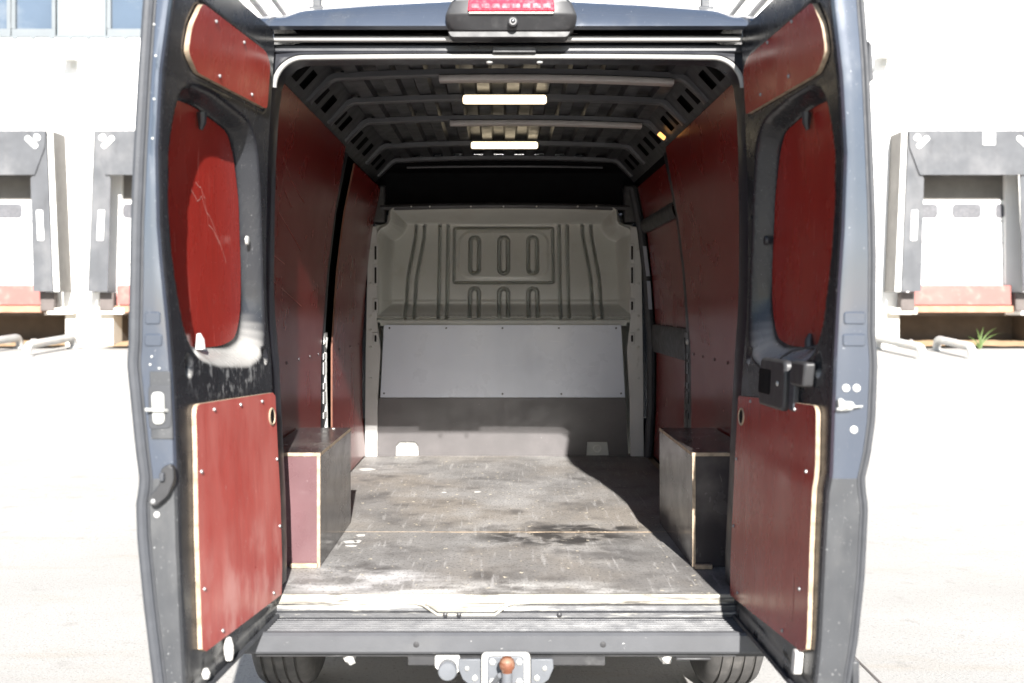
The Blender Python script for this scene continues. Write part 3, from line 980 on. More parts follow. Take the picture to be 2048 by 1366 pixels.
# ---- tow bar
tow = empty('tow_bar', (0, 0, 0), van)
cx1 = -0.012
m = MB()
outer = rounded([(cx1 - 0.075, 0.456), (cx1 + 0.075, 0.456), (cx1 + 0.075, 0.29), (cx1 - 0.075, 0.29)], 0.015)
m.prism(outer, -0.262, -0.246)
m.build('hitch_plate', 'hitch_white', tow, bevel=0.002)
m = MB()
m.prism(rounded([(cx1 - 0.056, 0.449), (cx1 + 0.056, 0.449), (cx1 + 0.056, 0.335), (cx1 - 0.056, 0.335)], 0.014), -0.274, -0.262)
m.build('mount_plate', 'hitch_grey', tow, bevel=0.002)
for dx in (-0.041, 0.041):
    for z in (0.434, 0.374):
        dot(tow, 'hitch_bolt', (cx1 + dx, -0.273, z), 0.0115, 'white_zinc', 'y', 0.008, -1, 6)
m = MB()
m.lathe([(0.0, 0.024), (0.012, 0.0215), (0.0205, 0.013), (0.0245, 0.0), (0.0215, -0.012), (0.0165, -0.018), (0.0155, -0.026)], (cx1 + 0.003, -0.345, 0.452), 'z', 24)
m.build('tow_ball', 'rust', tow)
m = MB()
m.tube([(cx1 + 0.003, -0.345, 0.428), (cx1 + 0.003, -0.345, 0.36), (cx1 + 0.003, -0.325, 0.29), (cx1 + 0.003, -0.27, 0.275)], [0.016, 0.017, 0.019, 0.022], 14)
m.build('ball_neck', 'hitch_grey', tow)
m = MB()
m.tube([(cx1 - 0.018, -0.335, 0.415), (cx1 - 0.04, -0.285, 0.37), (cx1 - 0.042, -0.27, 0.34)], 0.008, 8)
m.build('safety_loop', 'hitch_grey', tow)
for s in (-1, 1):
    m = MB()
    x1 = cx1 + s * 0.078
    pts = [(x1, 0.428), (x1 + s * 0.068, 0.428), (x1 + s * 0.070, 0.40), (x1 + s * 0.055, 0.365), (x1 + s * 0.03, 0.345), (x1, 0.325)]
    m.prism(pts, -0.235, -0.222)
    m.build('side_bracket', 'hitch_grey', tow, bevel=0.002)
    dot(tow, 'bracket_bolt', (x1 + s * 0.042, -0.236, 0.40), 0.008, 'steel', 'y', 0.005, -1, 8)
    dot(tow, 'bracket_bolt', (x1 + s * 0.018, -0.236, 0.37), 0.010, 'steel', 'y', 0.005, -1, 8)
m = MB()
m.box(-0.32, 0.30, -0.20, -0.16, 0.395, 0.43)
m.build('cross_beam', 'black_plastic', tow, bevel=0.004)
m = MB()
m.lathe([(0.028, 0.02), (0.030, -0.02), (0.026, -0.026), (0.0, -0.028)], (-0.192, -0.235, 0.398), 'y', 24)
sk = m.build('trailer_socket', 'hitch_grey', tow)
m = MB()
m.prism(rounded([(-0.232, 0.436), (-0.155, 0.436), (-0.156, 0.39), (-0.175, 0.37), (-0.215, 0.385), (-0.232, 0.40)], 0.006), -0.225, -0.218)
m.build('socket_bracket', 'hitch_white', tow)

# ---- wheels
def wheel(x, y, s):
    root = empty('wheel', (x, y, 0.345), van)
    w = 0.112
    pr_ = [(0.205, -w + 0.012), (0.25, -w), (0.30, -w), (0.325, -w + 0.012), (0.338, -w + 0.03)]
    for gx in (-0.062, -0.02, 0.022, 0.064):
        pr_ += [(0.342, gx - 0.006), (0.333, gx - 0.004), (0.333, gx + 0.004), (0.342, gx + 0.006)]
    pr_ += [(0.338, w - 0.03), (0.325, w - 0.012), (0.30, w), (0.25, w), (0.205, w - 0.012)]
    mm = MB()
    mm.lathe(pr_, (0, 0, 0), 'x', 96)
    # sipes: thin dark cuts across the outer ribs
    mm.f = mm.f[:-2]
    mm.m = mm.m[:-2]
    mm.build('tyre', 'tyre', root, angle=30)
    mm = MB()
    mm.lathe([(0.206, -0.10), (0.19, -0.08), (0.185, 0.0), (0.19, 0.06), (0.15, 0.05), (0.10, 0.065), (0.05, 0.06), (0.0, 0.06)], (0, 0, 0), 'x', 32)
    for i in range(len(mm.v)):
        a_, b_, c_ = mm.v[i]
        mm.v[i] = (a_ * s, b_, c_)
    mm.build('rim', 'rim', root)


for x, y in ((-0.868, 0.75), (0.868, 0.75), (-0.868, 4.2), (0.868, 4.2)):
    wheel(x, y, 1 if x > 0 else -1)
m = MB()
m.tube([(-0.8, 0.75, 0.33), (0.8, 0.75, 0.33)], 0.04, 12)
m.build('rear_axle', 'black_plastic', van)

# ---- wheel arch boxes of film-faced plywood
def arch_box(s, xin):
    root = empty('wheel_arch_box', (0, 0, 0), van)
    y0, y1, zt, t = 0.345, 1.105, 0.984, 0.013
    xo = 0.915
    xa, xb = (xin, xo) if s > 0 else (-xo, -xin)
    mm = MB()
    mm.box(xa, xb, y0, y1, zt - t, zt, ply=2)
    mm.build('top_board', ['dark_film', 'edge_wood'], root)
    mm = MB()
    xs0 = xin if s > 0 else -xin - 0
    a_, b_ = (xin + 0.001, xin + t) if s > 0 else (-xin - t, -xin - 0.001)
    mm.box(a_, b_, y0 + 0.001, y1, FLZ + 0.001, zt - t - 0.0005, ply=0)
    mm.build('side_board', ['dark_film', 'edge_wood'], root)
    a_, b_ = (xin + t + 0.0005, xo) if s > 0 else (-xo, -xin - t - 0.0005)
    mm = MB()
    mm.box(a_, b_, y0 + 0.004, y0 + t, FLZ + 0.002, zt - t - 0.0005, ply=1)
    mm.build('end_board', ['sunlit_film' if s < 0 else 'dark_film', 'edge_wood'], root)  # sunlit left front in lighter colour, shaded right front in dark film
    mm = MB()
    mm.box(a_, b_, y1 - t, y1 - 0.002, FLZ + 0.002, zt - t - 0.0005, ply=1)
    mm.build('end_board', ['dark_film', 'edge_wood'], root)
    return root


bL = arch_box(-1, 0.690)
bR = arch_box(1, 0.676)
m = MB()
m.box(0.683, 0.745, 0.315, 0.338, FLZ + 0.001, FLZ + 0.016)
m.build('foot_block', 'edge_wood', bR, bevel=0.002)
m = MB()
m.box(-0.80, -0.70, 0.328, 0.341, FLZ + 0.001, FLZ + 0.018)
m.build('foot_batten', 'edge_wood', bL, bevel=0.002)
dot(bL, 'screw', (-0.76, 1.06, 0.984), 0.007, 'white_zinc', 'z', 0.004, 1)
# white paint spots on the floor
for px, py, w, h in ((722, 1071, .022, .014), (700, 1084, .030, .016), (716, 1083, .016, .016), (703, 1092, .024, .008), (733, 939, .05, .03), (955, 984, .02, .01), (888, 985, .014, .008)):
    d = (FLZ - 1.525) * -2016 / (py - 611)
    cx_, cy_ = (px - 1000) * d / 2016 - 0.03, d - 3.36
    pts = [(cx_ + w * math.cos(t) * random.uniform(.8, 1.1), cy_ + h * math.sin(t) * random.uniform(.8, 1.1) * 1.4) for t in np.linspace(0, 2 * math.pi, 13)[:-1]]
    m = MB()
    m.prism(pts, FLZ + 0.0008, FLZ + 0.0022, 'z')
    m.build('paint_spot', 'white_mark', van)

# ---- wall linings
def wall_panel(name, s, y0, y1, z0, z1, extra, mat, ny=10, nz=22, cut=None):
    mm = MB()
    zz = np.linspace(z0, z1, nz)
    front, back = [], []
    for z in zz:
        a_ = y0(z) if callable(y0) else y0
        b_ = y1(z) if callable(y1) else y1
        front.append([(s * wallx(z, extra), y, z) for y in np.linspace(a_, b_, ny)])
        back.append([(s * wallx(z, extra + 0.009), y, z) for y in np.linspace(a_, b_, ny)])
    mm.sheet(front, 0)
    mm.sheet(back, 0, True)
    rim = [front[0], back[0]]
    mm.sheet(rim, 1)
    mm.sheet([front[-1], back[-1]], 1, True)
    mm.sheet([[r[0] for r in front], [r[0] for r in back]], 1)
    mm.sheet([[r[-1] for r in front], [r[-1] for r in back]], 1, True)
    return mm.build(name, [mat, 'wall_edge'], van, fix=False, angle=40)


wp = wall_panel('wall_panel', -1, 0.17, lambda z: float(np.interp(z, [0.56, 1.4, 2.0, 2.33], [1.66, 1.69, 1.72, 1.66])), FLZ + 0.01, 2.315, 0.0, 'red_wall')
wf = wall_panel('wall_panel', -1, 1.93, 3.07, FLZ + 0.01, 2.27, -0.016, 'red_wall')
wr = wall_panel('wall_panel', 1, 0.17, lambda z: float(np.interp(z, [0.56, 1.4, 2.0, 2.33], [1.66, 1.69, 1.72, 1.68])), FLZ + 0.01, 2.315, 0.0, 'red_wall')
tag(wp, 'scratched dark red wall board on the left behind the left door')
tag(wf, 'narrow dark red wall board next to the bulkhead on the left')
tag(wr, 'large dark red wall board on the right')
sd = empty('sliding_door', (0, 0, 0), van)
for z0, z1, nm in ((FLZ + 0.02, 1.24, 'lower_board'), (1.40, 1.985, 'window_board'), (2.055, 2.27, 'upper_board')):
    o = wall_panel(nm, 1, 1.86, 2.98, z0, z1, 0.03, 'red_wall', nz=12)
    o.parent = sd
for z0, z1, e in ((1.235, 1.405, 0.012), (1.98, 2.06, 0.012)):
    mm = MB()
    n = 5
    fr, bk = [], []
    for z in np.linspace(z0, z1, n):
        bulge = 0.012 * math.sin(math.pi * (z - z0) / (z1 - z0))
        fr.append([(wallx(z, e - bulge), y, z) for y in np.linspace(1.84, 3.0, 6)])
        bk.append([(wallx(z, 0.05), y, z) for y in np.linspace(1.84, 3.0, 6)])
    mm.sheet(fr)
    mm.sheet([fr[0], bk[0]])
    mm.sheet([fr[-1], bk[-1]], flip=True)
    mm.build('door_rail', 'black_plastic', sd, fix=False)
for z0, z1 in ((1.50, 1.68), (1.71, 1.90)):
    mm = MB()
    mm.add([(wallx(z0, -0.006), 2.985, z0), (wallx(z0, 0.02), 3.005, z0), (wallx(z1, 0.02), 3.005, z1), (wallx(z1, -0.006), 2.985, z1)], [(0, 1, 2, 3)])
    mm.build('light_slit', 'grey_panel', sd, fix=False)  # bright bluish light slits, painted as pale strips
# outer layers behind the linings so that no light leaks through the seams
for s in (-1, 1):
    mm = MB()
    mm.sheet([[(s * wallx(z, 0.055), y, z) for y in (0.15, 1.0, 2.0, 3.3)] for z in np.linspace(0.5, 2.45, 14)])
    mm.build('inner_skin', 'void', van, fix=False)
# B-pillars with pressed steel brackets, front seals
for s, mt in ((-1, 'frame_black'), (1, 'frame_black')):
    mm = MB()
    zz = np.linspace(FLZ, 2.30, 24)
    mm.sheet([[(s * wallx(z, 0.028), 1.64, z), (s * wallx(z, 0.012), 1.72, z), (s * wallx(z, 0.004), 1.75, z), (s * wallx(z, 0.004), 1.79, z), (s * wallx(z, 0.03), 1.82, z), (s * wallx(z, 0.03), 1.93, z)] for z in zz])
    pil = mm.build('b_pillar', mt, van, fix=False)
    mm = MB()
    for i in range(6):
        z = 0.95 + i * 0.075
        mm.box(min(s * wallx(z, 0.0), s * wallx(z, 0.014)), max(s * wallx(z, 0.0), s * wallx(z, 0.014)), 1.76, 1.86, z, z + (0.06 if i % 2 else 0.03))
    mm.tube([(s * wallx(z, 0.012), 1.84 + 0.02 * math.sin(z * 9), z) for z in np.linspace(0.62, 1.36, 14)], 0.016, 8)
    mm.build('pillar_bracket', 'flange' if s < 0 else 'black_paint', pil)
    dot(pil, 'bright_bolt', (s * wallx(1.34, -0.002), 1.735, 1.34), 0.014, 'white_zinc', 'x', 0.010, -s, 10)
    mm = MB()
    mm.tube([(s * wallx(z, 0.006), 3.05, z) for z in np.linspace(FLZ, 2.27, 20)], 0.018 if s < 0 else 0.026, 8)
    mm.build('front_seal', 'rubber', van)
# row of screws in the wall boards
for s, panel in ((-1, wp), (1, wr)):
    for y in (0.62, 0.86, 1.12, 1.38, 1.60):
        dot(panel, 'screw', (s * wallx(1.285, -0.001), y, 1.285), 0.008, 'screw_dark', 'x', 0.004, -s, 8)
for y in (2.15, 2.55, 2.9):
    dot(wf, 'screw', (-wallx(1.285, -0.017), y, 1.285), 0.008, 'screw_dark', 'x', 0.004, 1, 8)
# pale rub marks on the left wall board
RUB = M('rub_mark_film', (0.27, 0.10, 0.085), 0.4)
for pts in ([(0.42, 2.08), (0.62, 2.02), (0.95, 1.96)], [(0.40, 1.90), (0.75, 1.82), (1.0, 1.76)], [(0.55, 1.97), (0.70, 1.92)], [(0.45, 1.72), (0.7, 1.69)], [(0.5, 1.62), (1.1, 1.52)]):
    mm = MB()
    P_ = [Vector((-wallx(z, -0.0012), y, z)) for y, z in pts]
    mm.sheet([[p, p + Vector((0, 0.004, 0.004))] for p in P_])
    mm.build('rub_mark', RUB, wp, fix=False)

# ---- roof lining: pressed corrugations, bows, cant rails
def ceil_z(x):
    return 2.474 - 0.030 * (abs(x) / 0.70) ** 3


m = MB()
xs_, p = [], 0.128
pat = []
xc = -0.704
while xc < 0.70:
    pat += [(xc, 0.011), (xc + 0.052, 0.011), (xc + 0.064, -0.011), (xc + 0.116, -0.011)]
    xc += p
pat.append((0.704, 0.011))
rows = []
for y in list(np.linspace(0.19, 3.0, 28)):
    rows.append([(xx, y, ceil_z(xx) + dz) for xx, dz in pat])
m.sheet(rows)
m.build('roof_lining', 'ceiling', van, fix=False, angle=25)
m = MB()
m.sheet([[(xx, y, ceil_z(xx) + 0.05) for xx in np.linspace(-0.75, 0.75, 9)] for y in (0.1, 3.3)])
m.build('roof_cavity', 'void', van, fix=False)
BOWS = [0.64, 1.12, 1.61, 2.38, 2.95]
bows = []
for i, y in enumerate(BOWS):
    m = MB()
    path = [(-0.782, 2.325), (-0.775, 2.335), (-0.70, 2.408), (-0.68, 2.418)] + [(x, 2.418 + 0.018 * (1 - (x / 0.68) ** 2)) for x in np.linspace(-0.62, 0.62, 17)] + [(0.68, 2.418), (0.70, 2.408), (0.775, 2.335), (0.782, 2.325)]
    rows = []
    prof = [(-0.028, 0.024), (-0.026, 0.004), (-0.019, 0.0), (0.019, 0.0), (0.026, 0.004), (0.028, 0.024)]
    for j, (x, z) in enumerate(path):
        a_, b_ = path[max(0, j - 1)], path[min(len(path) - 1, j + 1)]
        t = np.array([b_[0] - a_[0], b_[1] - a_[1]])
        t /= np.linalg.norm(t)
        nrm = np.array([-t[1], t[0]])
        rows.append([(x + nrm[0] * h, y + w, z + nrm[1] * h) for w, h in prof])
    m.sheet(rows)
    bows.append(m.build('roof_bow', 'bow', van, fix=False, angle=50))
    m = MB()
    m.box(-0.66, 0.66, y - 0.02, y + 0.02, 2.444, 2.452)
    m.build('bow_flange', 'void', bows[-1])
for s in (-1, 1):
    m = MB()
    # sloping rail made of webs so that the windows in it are real holes
    A, B = np.array([0.822, 2.306]), np.array([0.688, 2.452])

    def RP(t, y, n=0.0):
        q = A + (B - A) * t
        nn = np.array([0.69, 0.72])
        q = q + nn * n
        return (s * q[0], y, q[1])
    holes = [(0.27, 0.36), (0.41, 0.50), (0.70, 0.78), (0.86, 0.97), (1.18, 1.26), (1.32, 1.42), (1.70, 1.80), (1.90, 2.00), (2.12, 2.22), (2.5, 2.6), (2.70, 2.80)]
    ysr = [0.19] + [v for h in holes for v in h] + [3.05]
    for i in range(len(ysr) - 1):
        ya, yb = ysr[i], ysr[i + 1]
        if i % 2 == 0:
            m.sheet([[RP(0, ya), RP(0.30, ya), RP(0.70, ya), RP(1, ya)], [RP(0, yb), RP(0.30, yb), RP(0.70, yb), RP(1, yb)]])
        else:
            m.sheet([[RP(0, ya), RP(0.30, ya)], [RP(0, yb), RP(0.30, yb)]])
            m.sheet([[RP(0.70, ya), RP(1, ya)], [RP(0.70, yb), RP(1, yb)]])
    rail = m.build('cant_rail', 'cant', van, fix=False)
    m = MB()
    m.sheet([[RP(0, 0.19, 0.03), RP(1, 0.19, 0.03)], [RP(0, 3.05, 0.03), RP(1, 3.05, 0.03)]])
    m.build('rail_backing', 'void', rail, fix=False)
# LED bars and the aluminium channels
for y, x0, x1 in ((BOWS[1], -0.195, 0.176), (BOWS[3], -0.195, 0.185)):
    yy = y - 0.055
    m = MB()
    zc = 2.432
    m.prism(rounded([(x0, zc - 0.020), (x1, zc - 0.020), (x1, zc + 0.012), (x0, zc + 0.012)], 0.008), yy + 0.001, yy + 0.022)
    lb = m.build('led_bar', 'alu', van)
    m = MB()
    m.prism(rounded([(x0 + 0.003, zc - 0.024), (x1 - 0.003, zc - 0.024), (x1 - 0.003, zc + 0.014), (x0 + 0.003, zc + 0.014)], 0.012), yy - 0.022, yy)
    m.build('diffuser', 'led', lb, bevel=0.005)
    for x in (x0 + 0.04, x1 - 0.04):
        m = MB()
        m.box(x - 0.008, x + 0.008, yy + 0.022, y - 0.02, zc - 0.01, zc - 0.006)
        m.build('clip', 'alu', lb)
for y, x0, x1 in ((BOWS[0], -0.270, 0.655), (BOWS[2], -0.276, 0.665)):
    m = MB()
    pts = np.linspace(x0, x1, 14)
    rows = [[(x, y - 0.034, 2.408 + 0.018 * (1 - (x / 0.68) ** 2) + dz) for x in pts] for dz in (0.008, -0.010)]
    rows += [[(x, y + 0.018, 2.408 + 0.018 * (1 - (x / 0.68) ** 2) - 0.010) for x in pts]]
    m.sheet(rows)
    ch = m.build('cable_channel', 'alu', van, fix=False)
    sol = ch.modifiers.new('solid', 'SOLIDIFY')
    sol.thickness = 0.003
m = MB()
m.prism(rounded([(0.742, 2.365), (0.772, 2.338), (0.762, 2.322), (0.728, 2.350)], 0.006), 1.50, 1.515)
am = m.build('amber_lamp', 'amber', van, bevel=0.003)

# ---- above-cab closure
m = MB()
zz = [(3.06, 2.475), (3.06, 2.43), (3.30, 2.40), (3.36, 2.30), (3.36, 2.14)]
m.sheet([[(x, y, z) for x in np.linspace(-0.9, 0.9, 9)] for y, z in zz])
m.build('overcab_lining', 'void', van, fix=False)
m = MB()
m.tube([(x, 3.12, 2.155 + 0.012 * (1 - (x / 0.75) ** 2)) for x in np.linspace(-0.80, 0.80, 15)], 0.02, 8)
m.build('overcab_trim', 'black_plastic', van)
m = MB()
m.tube([(x, 3.02, 2.395 + 0.012 * (1 - (x / 0.75) ** 2)) for x in np.linspace(-0.62, 0.62, 15)], 0.008, 6)
m.build('overcab_beading', 'bow', van)
for s in (-1, 1):
    m = MB()
    m.box(min(s * 0.765, s * 0.90), max(s * 0.765, s * 0.90), 3.11, 3.2, 2.055, 2.30)
    m.build('corner_trim', 'black_plastic', van, bevel=0.015)

# ---- bulkhead: pressed steel as a real relief
def bz(py):
    return 1.525 + (611 - py) / 311.1


def bxp(px):
    return (px - 1000) / 311.1 - 0.03


def seg_d(X, Y, pts):
    d = np.full(X.shape, 1e9)
    for (ax, ay), (bx_, by_) in zip(pts[:-1], pts[1:]):
        vx, vy = bx_ - ax, by_ - ay
        t = np.clip(((X - ax) * vx + (Y - ay) * vy) / (vx * vx + vy * vy + 1e-9), 0, 1)
        d = np.minimum(d, np.hypot(X - ax - t * vx, Y - ay - t * vy))
    return d


def rr_sd(X, Y, x0, x1, y0, y1, r):
    cx_, cy_, hx, hy = (x0 + x1) / 2, (y0 + y1) / 2, (x1 - x0) / 2 - r, (y1 - y0) / 2 - r
    qx, qy = np.abs(X - cx_) - hx, np.abs(Y - cy_) - hy
    return np.hypot(np.maximum(qx, 0), np.maximum(qy, 0)) + np.minimum(np.maximum(qx, qy), 0) - r


def poly_sd(X, Y, pts):
    d = seg_d(X, Y, list(pts) + [pts[0]])
    inside = np.zeros(X.shape, bool)
    n = len(pts)
    for i in range(n):
        x1, y1 = pts[i]
        x2, y2 = pts[(i + 1) % n]
        c = ((y1 > Y) != (y2 > Y)) & (X < (x2 - x1) * (Y - y1) / (y2 - y1 + 1e-12) + x1)
        inside ^= c
    return np.where(inside, -d, d)


def sst(e0, e1, v):
    t = np.clip((v - e0) / (e1 - e0), 0, 1)
    return t * t * (3 - 2 * t)


# design units: 1 unit = 1/311.1 m, u to the right, v downwards
gu = np.arange(736, 1281.1, 1.0)
gv = np.arange(409, 645.1, 1.0)
U, V = np.meshgrid(gu, gv)
H = np.zeros(U.shape)                            # towards the load space, in metres
border = rounded([(786, 419), (1228, 419), (1231, 452), (1262, 462), (1264, 632), (756, 632), (758, 462), (783, 452)], [6, 6, 14, 14, 4, 4, 14, 14], 5)
sdb = -poly_sd(U, V, border)
H -= (0.09 + 0.12 * sst(610, 440, V)) * sst(0, 26, sdb)
H += 0.018 * (1 - sst(0, 6, np.abs(sdb + 3)))


def groove(d, w=3.8, dep=0.10):
    return -dep * (1 - sst(w * 0.55, w * 1.0, d))


ribs = []
for s in (-1, 1):
    def q(px):
        return 1007.5 + s * (1007.5 - px)
    curve = [(827, 447), (826, 470), (821, 500), (816, 530), (812, 560), (811, 590), (810, 634)]
    H += groove(seg_d(U, V, [(q(a_), b_) for a_, b_ in curve]))
    H += groove(seg_d(U, V, [(q(a_ + 17.5), b_) for a_, b_ in curve]))
    H += groove(seg_d(U, V, [(q(876), 447), (q(876), 634)]))
    H += groove(seg_d(U, V, [(q(893), 447), (q(893), 634)]))
H += groove(np.abs(rr_sd(U, V, 906, 1109, 451, 564, 4)), 3.2, 0.08)
sdi = rr_sd(U, V, 915, 1100, 458, 556, 28)
H += 0.010 * sst(3, -4, sdi)
for cx_ in (948, 1007.5, 1067):
    H += groove(np.abs(rr_sd(U, V, cx_ - 9, cx_ + 9, 470, 545, 9)), 4.2, 0.11)
    sda = np.abs(rr_sd(U, V, cx_ - 9, cx_ + 9, 576, 700, 9))
    H += np.where(V < 636, groove(sda, 4.2, 0.11), 0)
H += 0.006 * sst(598, 604, V) * sst(0, 20, sdb)
H += groove(np.abs(V - 637), 2.6, 0.04)
for px in list(range(800, 1225, 9)):
    H += 0.006 * np.exp(-(((U - px) / 2.6) ** 2 + ((V - 632.5) / 2.6) ** 2))
outline = rounded([(780, 411), (1232, 411), (1240, 448), (1281, 456), (1281, 646), (736, 646), (736, 456), (774, 448)], [10, 10, 8, 4, 1, 1, 4, 8], 4)
keep = poly_sd(U, V, outline) < 1.2
VX = (U - 1000) / 311.1 - 0.03
VZ = 1.525 + (611 - V) / 311.1 + 0.012 * np.cos(np.clip((U - 1007) / 230, -1, 1) * math.pi / 2) * sst(440, 412, V)
VY = YB - 0.0 - H
nv, nu = U.shape
verts = np.stack([VX, VY, VZ], -1).reshape(-1, 3)
idx = np.arange(nv * nu).reshape(nv, nu)
kq = keep[:-1, :-1] & keep[1:, :-1] & keep[:-1, 1:] & keep[1:, 1:]
quads = np.stack([idx[:-1, :-1], idx[1:, :-1], idx[1:, 1:], idx[:-1, 1:]], -1)[kq]
me = bpy.data.meshes.new('bulkhead')
me.from_pydata(verts.tolist(), [], quads.tolist())
me.materials.append(MT['bulkhead'])
me.polygons.foreach_set('use_smooth', [True] * len(me.polygons))
me.update()
bulk = bpy.data.objects.new('bulkhead', me)
COL.objects.link(bulk)
bulk.parent = van
m = MB()
m.box(bxp(736), bxp(1281), YB + 0.40, YB + 0.41, 0.5, 2.14)
m.build('back_sheet', 'bulkhead', bulk)
m = MB()
m.box(bxp(760), bxp(1254), YB - 0.004, YB + 0.07, bz(652), bz(641))
m.build('ledge', 'bulkhead', bulk, bevel=0.004)
m = MB()
m.prism([(bxp(769), bz(650)), (bxp(1241), bz(650)), (bxp(1249), bz(794)), (bxp(762), bz(794))], YB - 0.030, YB - 0.020)
gp = m.build('grey_panel', 'grey_panel', bulk)
for px, py in ((780, 656), (893, 656), (1005, 656), (1117, 656), (1231, 656), (769, 786), (1005, 787), (1122, 787), (1241, 786)):
    dot(gp, 'screw', (bxp(px), YB - 0.030, bz(py)), 0.0065, 'screw_dark', 'y', 0.003, -1, 8)
m = MB()
m.prism([(bxp(759), bz(795.5)), (bxp(1250), bz(795.5)), (bxp(1256), bz(911)), (bxp(1217), bz(911)), (bxp(1214), bz(883)), (bxp(1174), bz(883)), (bxp(1172), bz(911)),
         (bxp(838), bz(911)), (bxp(837), bz(890)), (bxp(830), bz(882)), (bxp(800), bz(882)), (bxp(793), bz(890)), (bxp(792), bz(911)), (bxp(750), bz(911))], YB - 0.022, YB - 0.010)
db = m.build('lower_board', 'dark_board', bulk)
for px, mt in ((815, 'white_zinc'), (1194, 'bulkhead')):
    m = MB()
    m.prism(rounded([(bxp(px - 24), FLZ), (bxp(px + 24), FLZ), (bxp(px + 24), FLZ + 0.10), (bxp(px - 24), FLZ + 0.10)], 0.01), YB + 0.0, YB + 0.012)
    lp_ = m.build('lashing_recess', mt, bulk)
    m = MB()
    m.tube([(bxp(px) + 0.022 * math.cos(t), YB - 0.008, FLZ + 0.045 + 0.022 * math.sin(t)) for t in np.linspace(0, 2 * math.pi, 17)[:-1]], 0.005, 6, closed=True)
    m.build('lashing_ring', 'steel', bulk)
# flanges at both sides
for s, (x0, x1) in ((-1, (738, 757)), (1, (1258, 1280))):
    m = MB()
    a_, b_ = bxp(x0), bxp(x1)
    if s < 0:
        pts = [(a_, bz(455)), (b_ - 0.005, bz(455)), (b_ - 0.004, bz(640)), (b_ + 0.018, bz(700)), (b_ + 0.0, bz(800)), (b_ - 0.003, bz(911)), (bxp(731), bz(911)), (bxp(733), bz(700))]
    else:
        pts = [(a_ + 0.005, bz(455)), (b_, bz(455)), (bxp(1284), bz(700)), (bxp(1286), bz(911)), (a_ + 0.003, bz(911)), (a_, bz(800)), (a_ - 0.018, bz(700)), (a_ + 0.004, bz(640))]
    m.prism(pts, YB - 0.040, YB - 0.030)
    fl = m.build('side_flange', 'flange', bulk, bevel=0.003)
    for py in (500, 568, 632, 660, 694, 756):
        dot(fl, 'flange_bolt', (bxp(743 if s < 0 else 1275), YB - 0.041, bz(py)), 0.010, 'white_zinc', 'y', 0.006, -1, 10)
    for py0, py1 in ((488, 525), (530, 572), (598, 625), (665, 688)):
        m = MB()
        xx = 753 if s < 0 else 1262
        m.prism(rounded([(bxp(xx - 5), bz(py0)), (bxp(xx + 5), bz(py0)), (bxp(xx + 5), bz(py1)), (bxp(xx - 5), bz(py1))], 0.006), YB - 0.052, YB - 0.040)
        m.build('flange_bracket', 'flange', fl, bevel=0.003)
        m = MB()
        m.prism(rounded([(bxp(xx - 2), bz(py0 + 5)), (bxp(xx + 2), bz(py0 + 5)), (bxp(xx + 2), bz(py1 - 5)), (bxp(xx - 2), bz(py1 - 5))], 0.004), YB - 0.0535, YB - 0.0515)
        m.build('flange_slot', 'void', fl)
for px in (823, 860, 942, 1007, 1073, 1155, 1192):
    dot(bulk, 'rim_bolt', (bxp(px), YB - 0.018, bz(413.5)), 0.006, 'steel', 'y', 0.008, -1, 8)

# ---- rear doors
W = 0.78
ZB, ZTOP = 0.50, 2.435
PROF = {
    'LH': ([0.485, 0.668, 0.877, 1.065, 1.345, 1.493, 1.61, 1.793, 2.027, 2.197, 2.36, 2.435], [0.765, 0.762, 0.767, 0.777, 0.790, 0.803, 0.807, 0.805, 0.800, 0.790, 0.780, 0.777]),
    'LF': ([0.45, 0.559, 0.899, 1.155, 1.347, 1.488, 1.641, 1.731, 1.923, 2.121, 2.307, 2.435], [0.824, 0.833, 0.850, 0.857, 0.866, 0.877, 0.892, 0.899, 0.903, 0.893, 0.868, 0.850]),
    'LO': ([0.45, 0.559, 0.767, 0.934, 1.02, 1.060, 1.091, 1.15, 1.218, 1.30, 1.377, 1.424, 1.539, 1.731, 1.923, 2.115, 2.307, 2.435], [0.895, 0.913, 0.938, 0.954, 0.957, 0.950, 0.949, 0.957, 0.964, 0.972, 0.980, 0.976, 0.974, 0.971, 0.963, 0.952, 0.939, 0.93]),
    'RH': ([0.485, 0.668, 0.793, 1.017, 1.28, 1.477, 1.593, 1.81, 1.985, 2.153, 2.36, 2.435], [0.745, 0.745, 0.750, 0.760, 0.773, 0.788, 0.792, 0.793, 0.790, 0.783, 0.773, 0.770]),
    'RF': ([0.45, 0.559, 0.669, 0.899, 1.046, 1.091, 1.264, 1.396, 1.552, 1.717, 1.913, 2.11, 2.307, 2.435], [0.760, 0.772, 0.783, 0.794, 0.803, 0.812, 0.818, 0.823, 0.831, 0.842, 0.849, 0.838, 0.815, 0.797]),
    'RO': ([0.45, 0.559, 0.675, 0.834, 1.013, 1.055, 1.085, 1.145, 1.231, 1.377, 1.455, 1.65, 1.782, 1.979, 2.137, 2.307, 2.435], [0.84, 0.863, 0.882, 0.899, 0.908, 0.902, 0.900, 0.914, 0.926, 0.932, 0.927, 0.929, 0.926, 0.918, 0.911, 0.898, 0.885]),
}


def prof(k, z):
    return np.interp(z, *PROF[k])


class Door:
    def __init__(s, k):
        s.k = k
        s.s = -1 if k == 'L' else 1

    def x(s, u, z, n=0.0):
        h, f = prof(s.k + 'H', z), prof(s.k + 'F', z)
        return s.s * (h + (f - h) * u / W - n)      # n > 0 towards the middle of the van

    def p(s, u, z, n=0.0):
        return (float(s.x(u, z, n)), -0.015 - float(u), float(z))


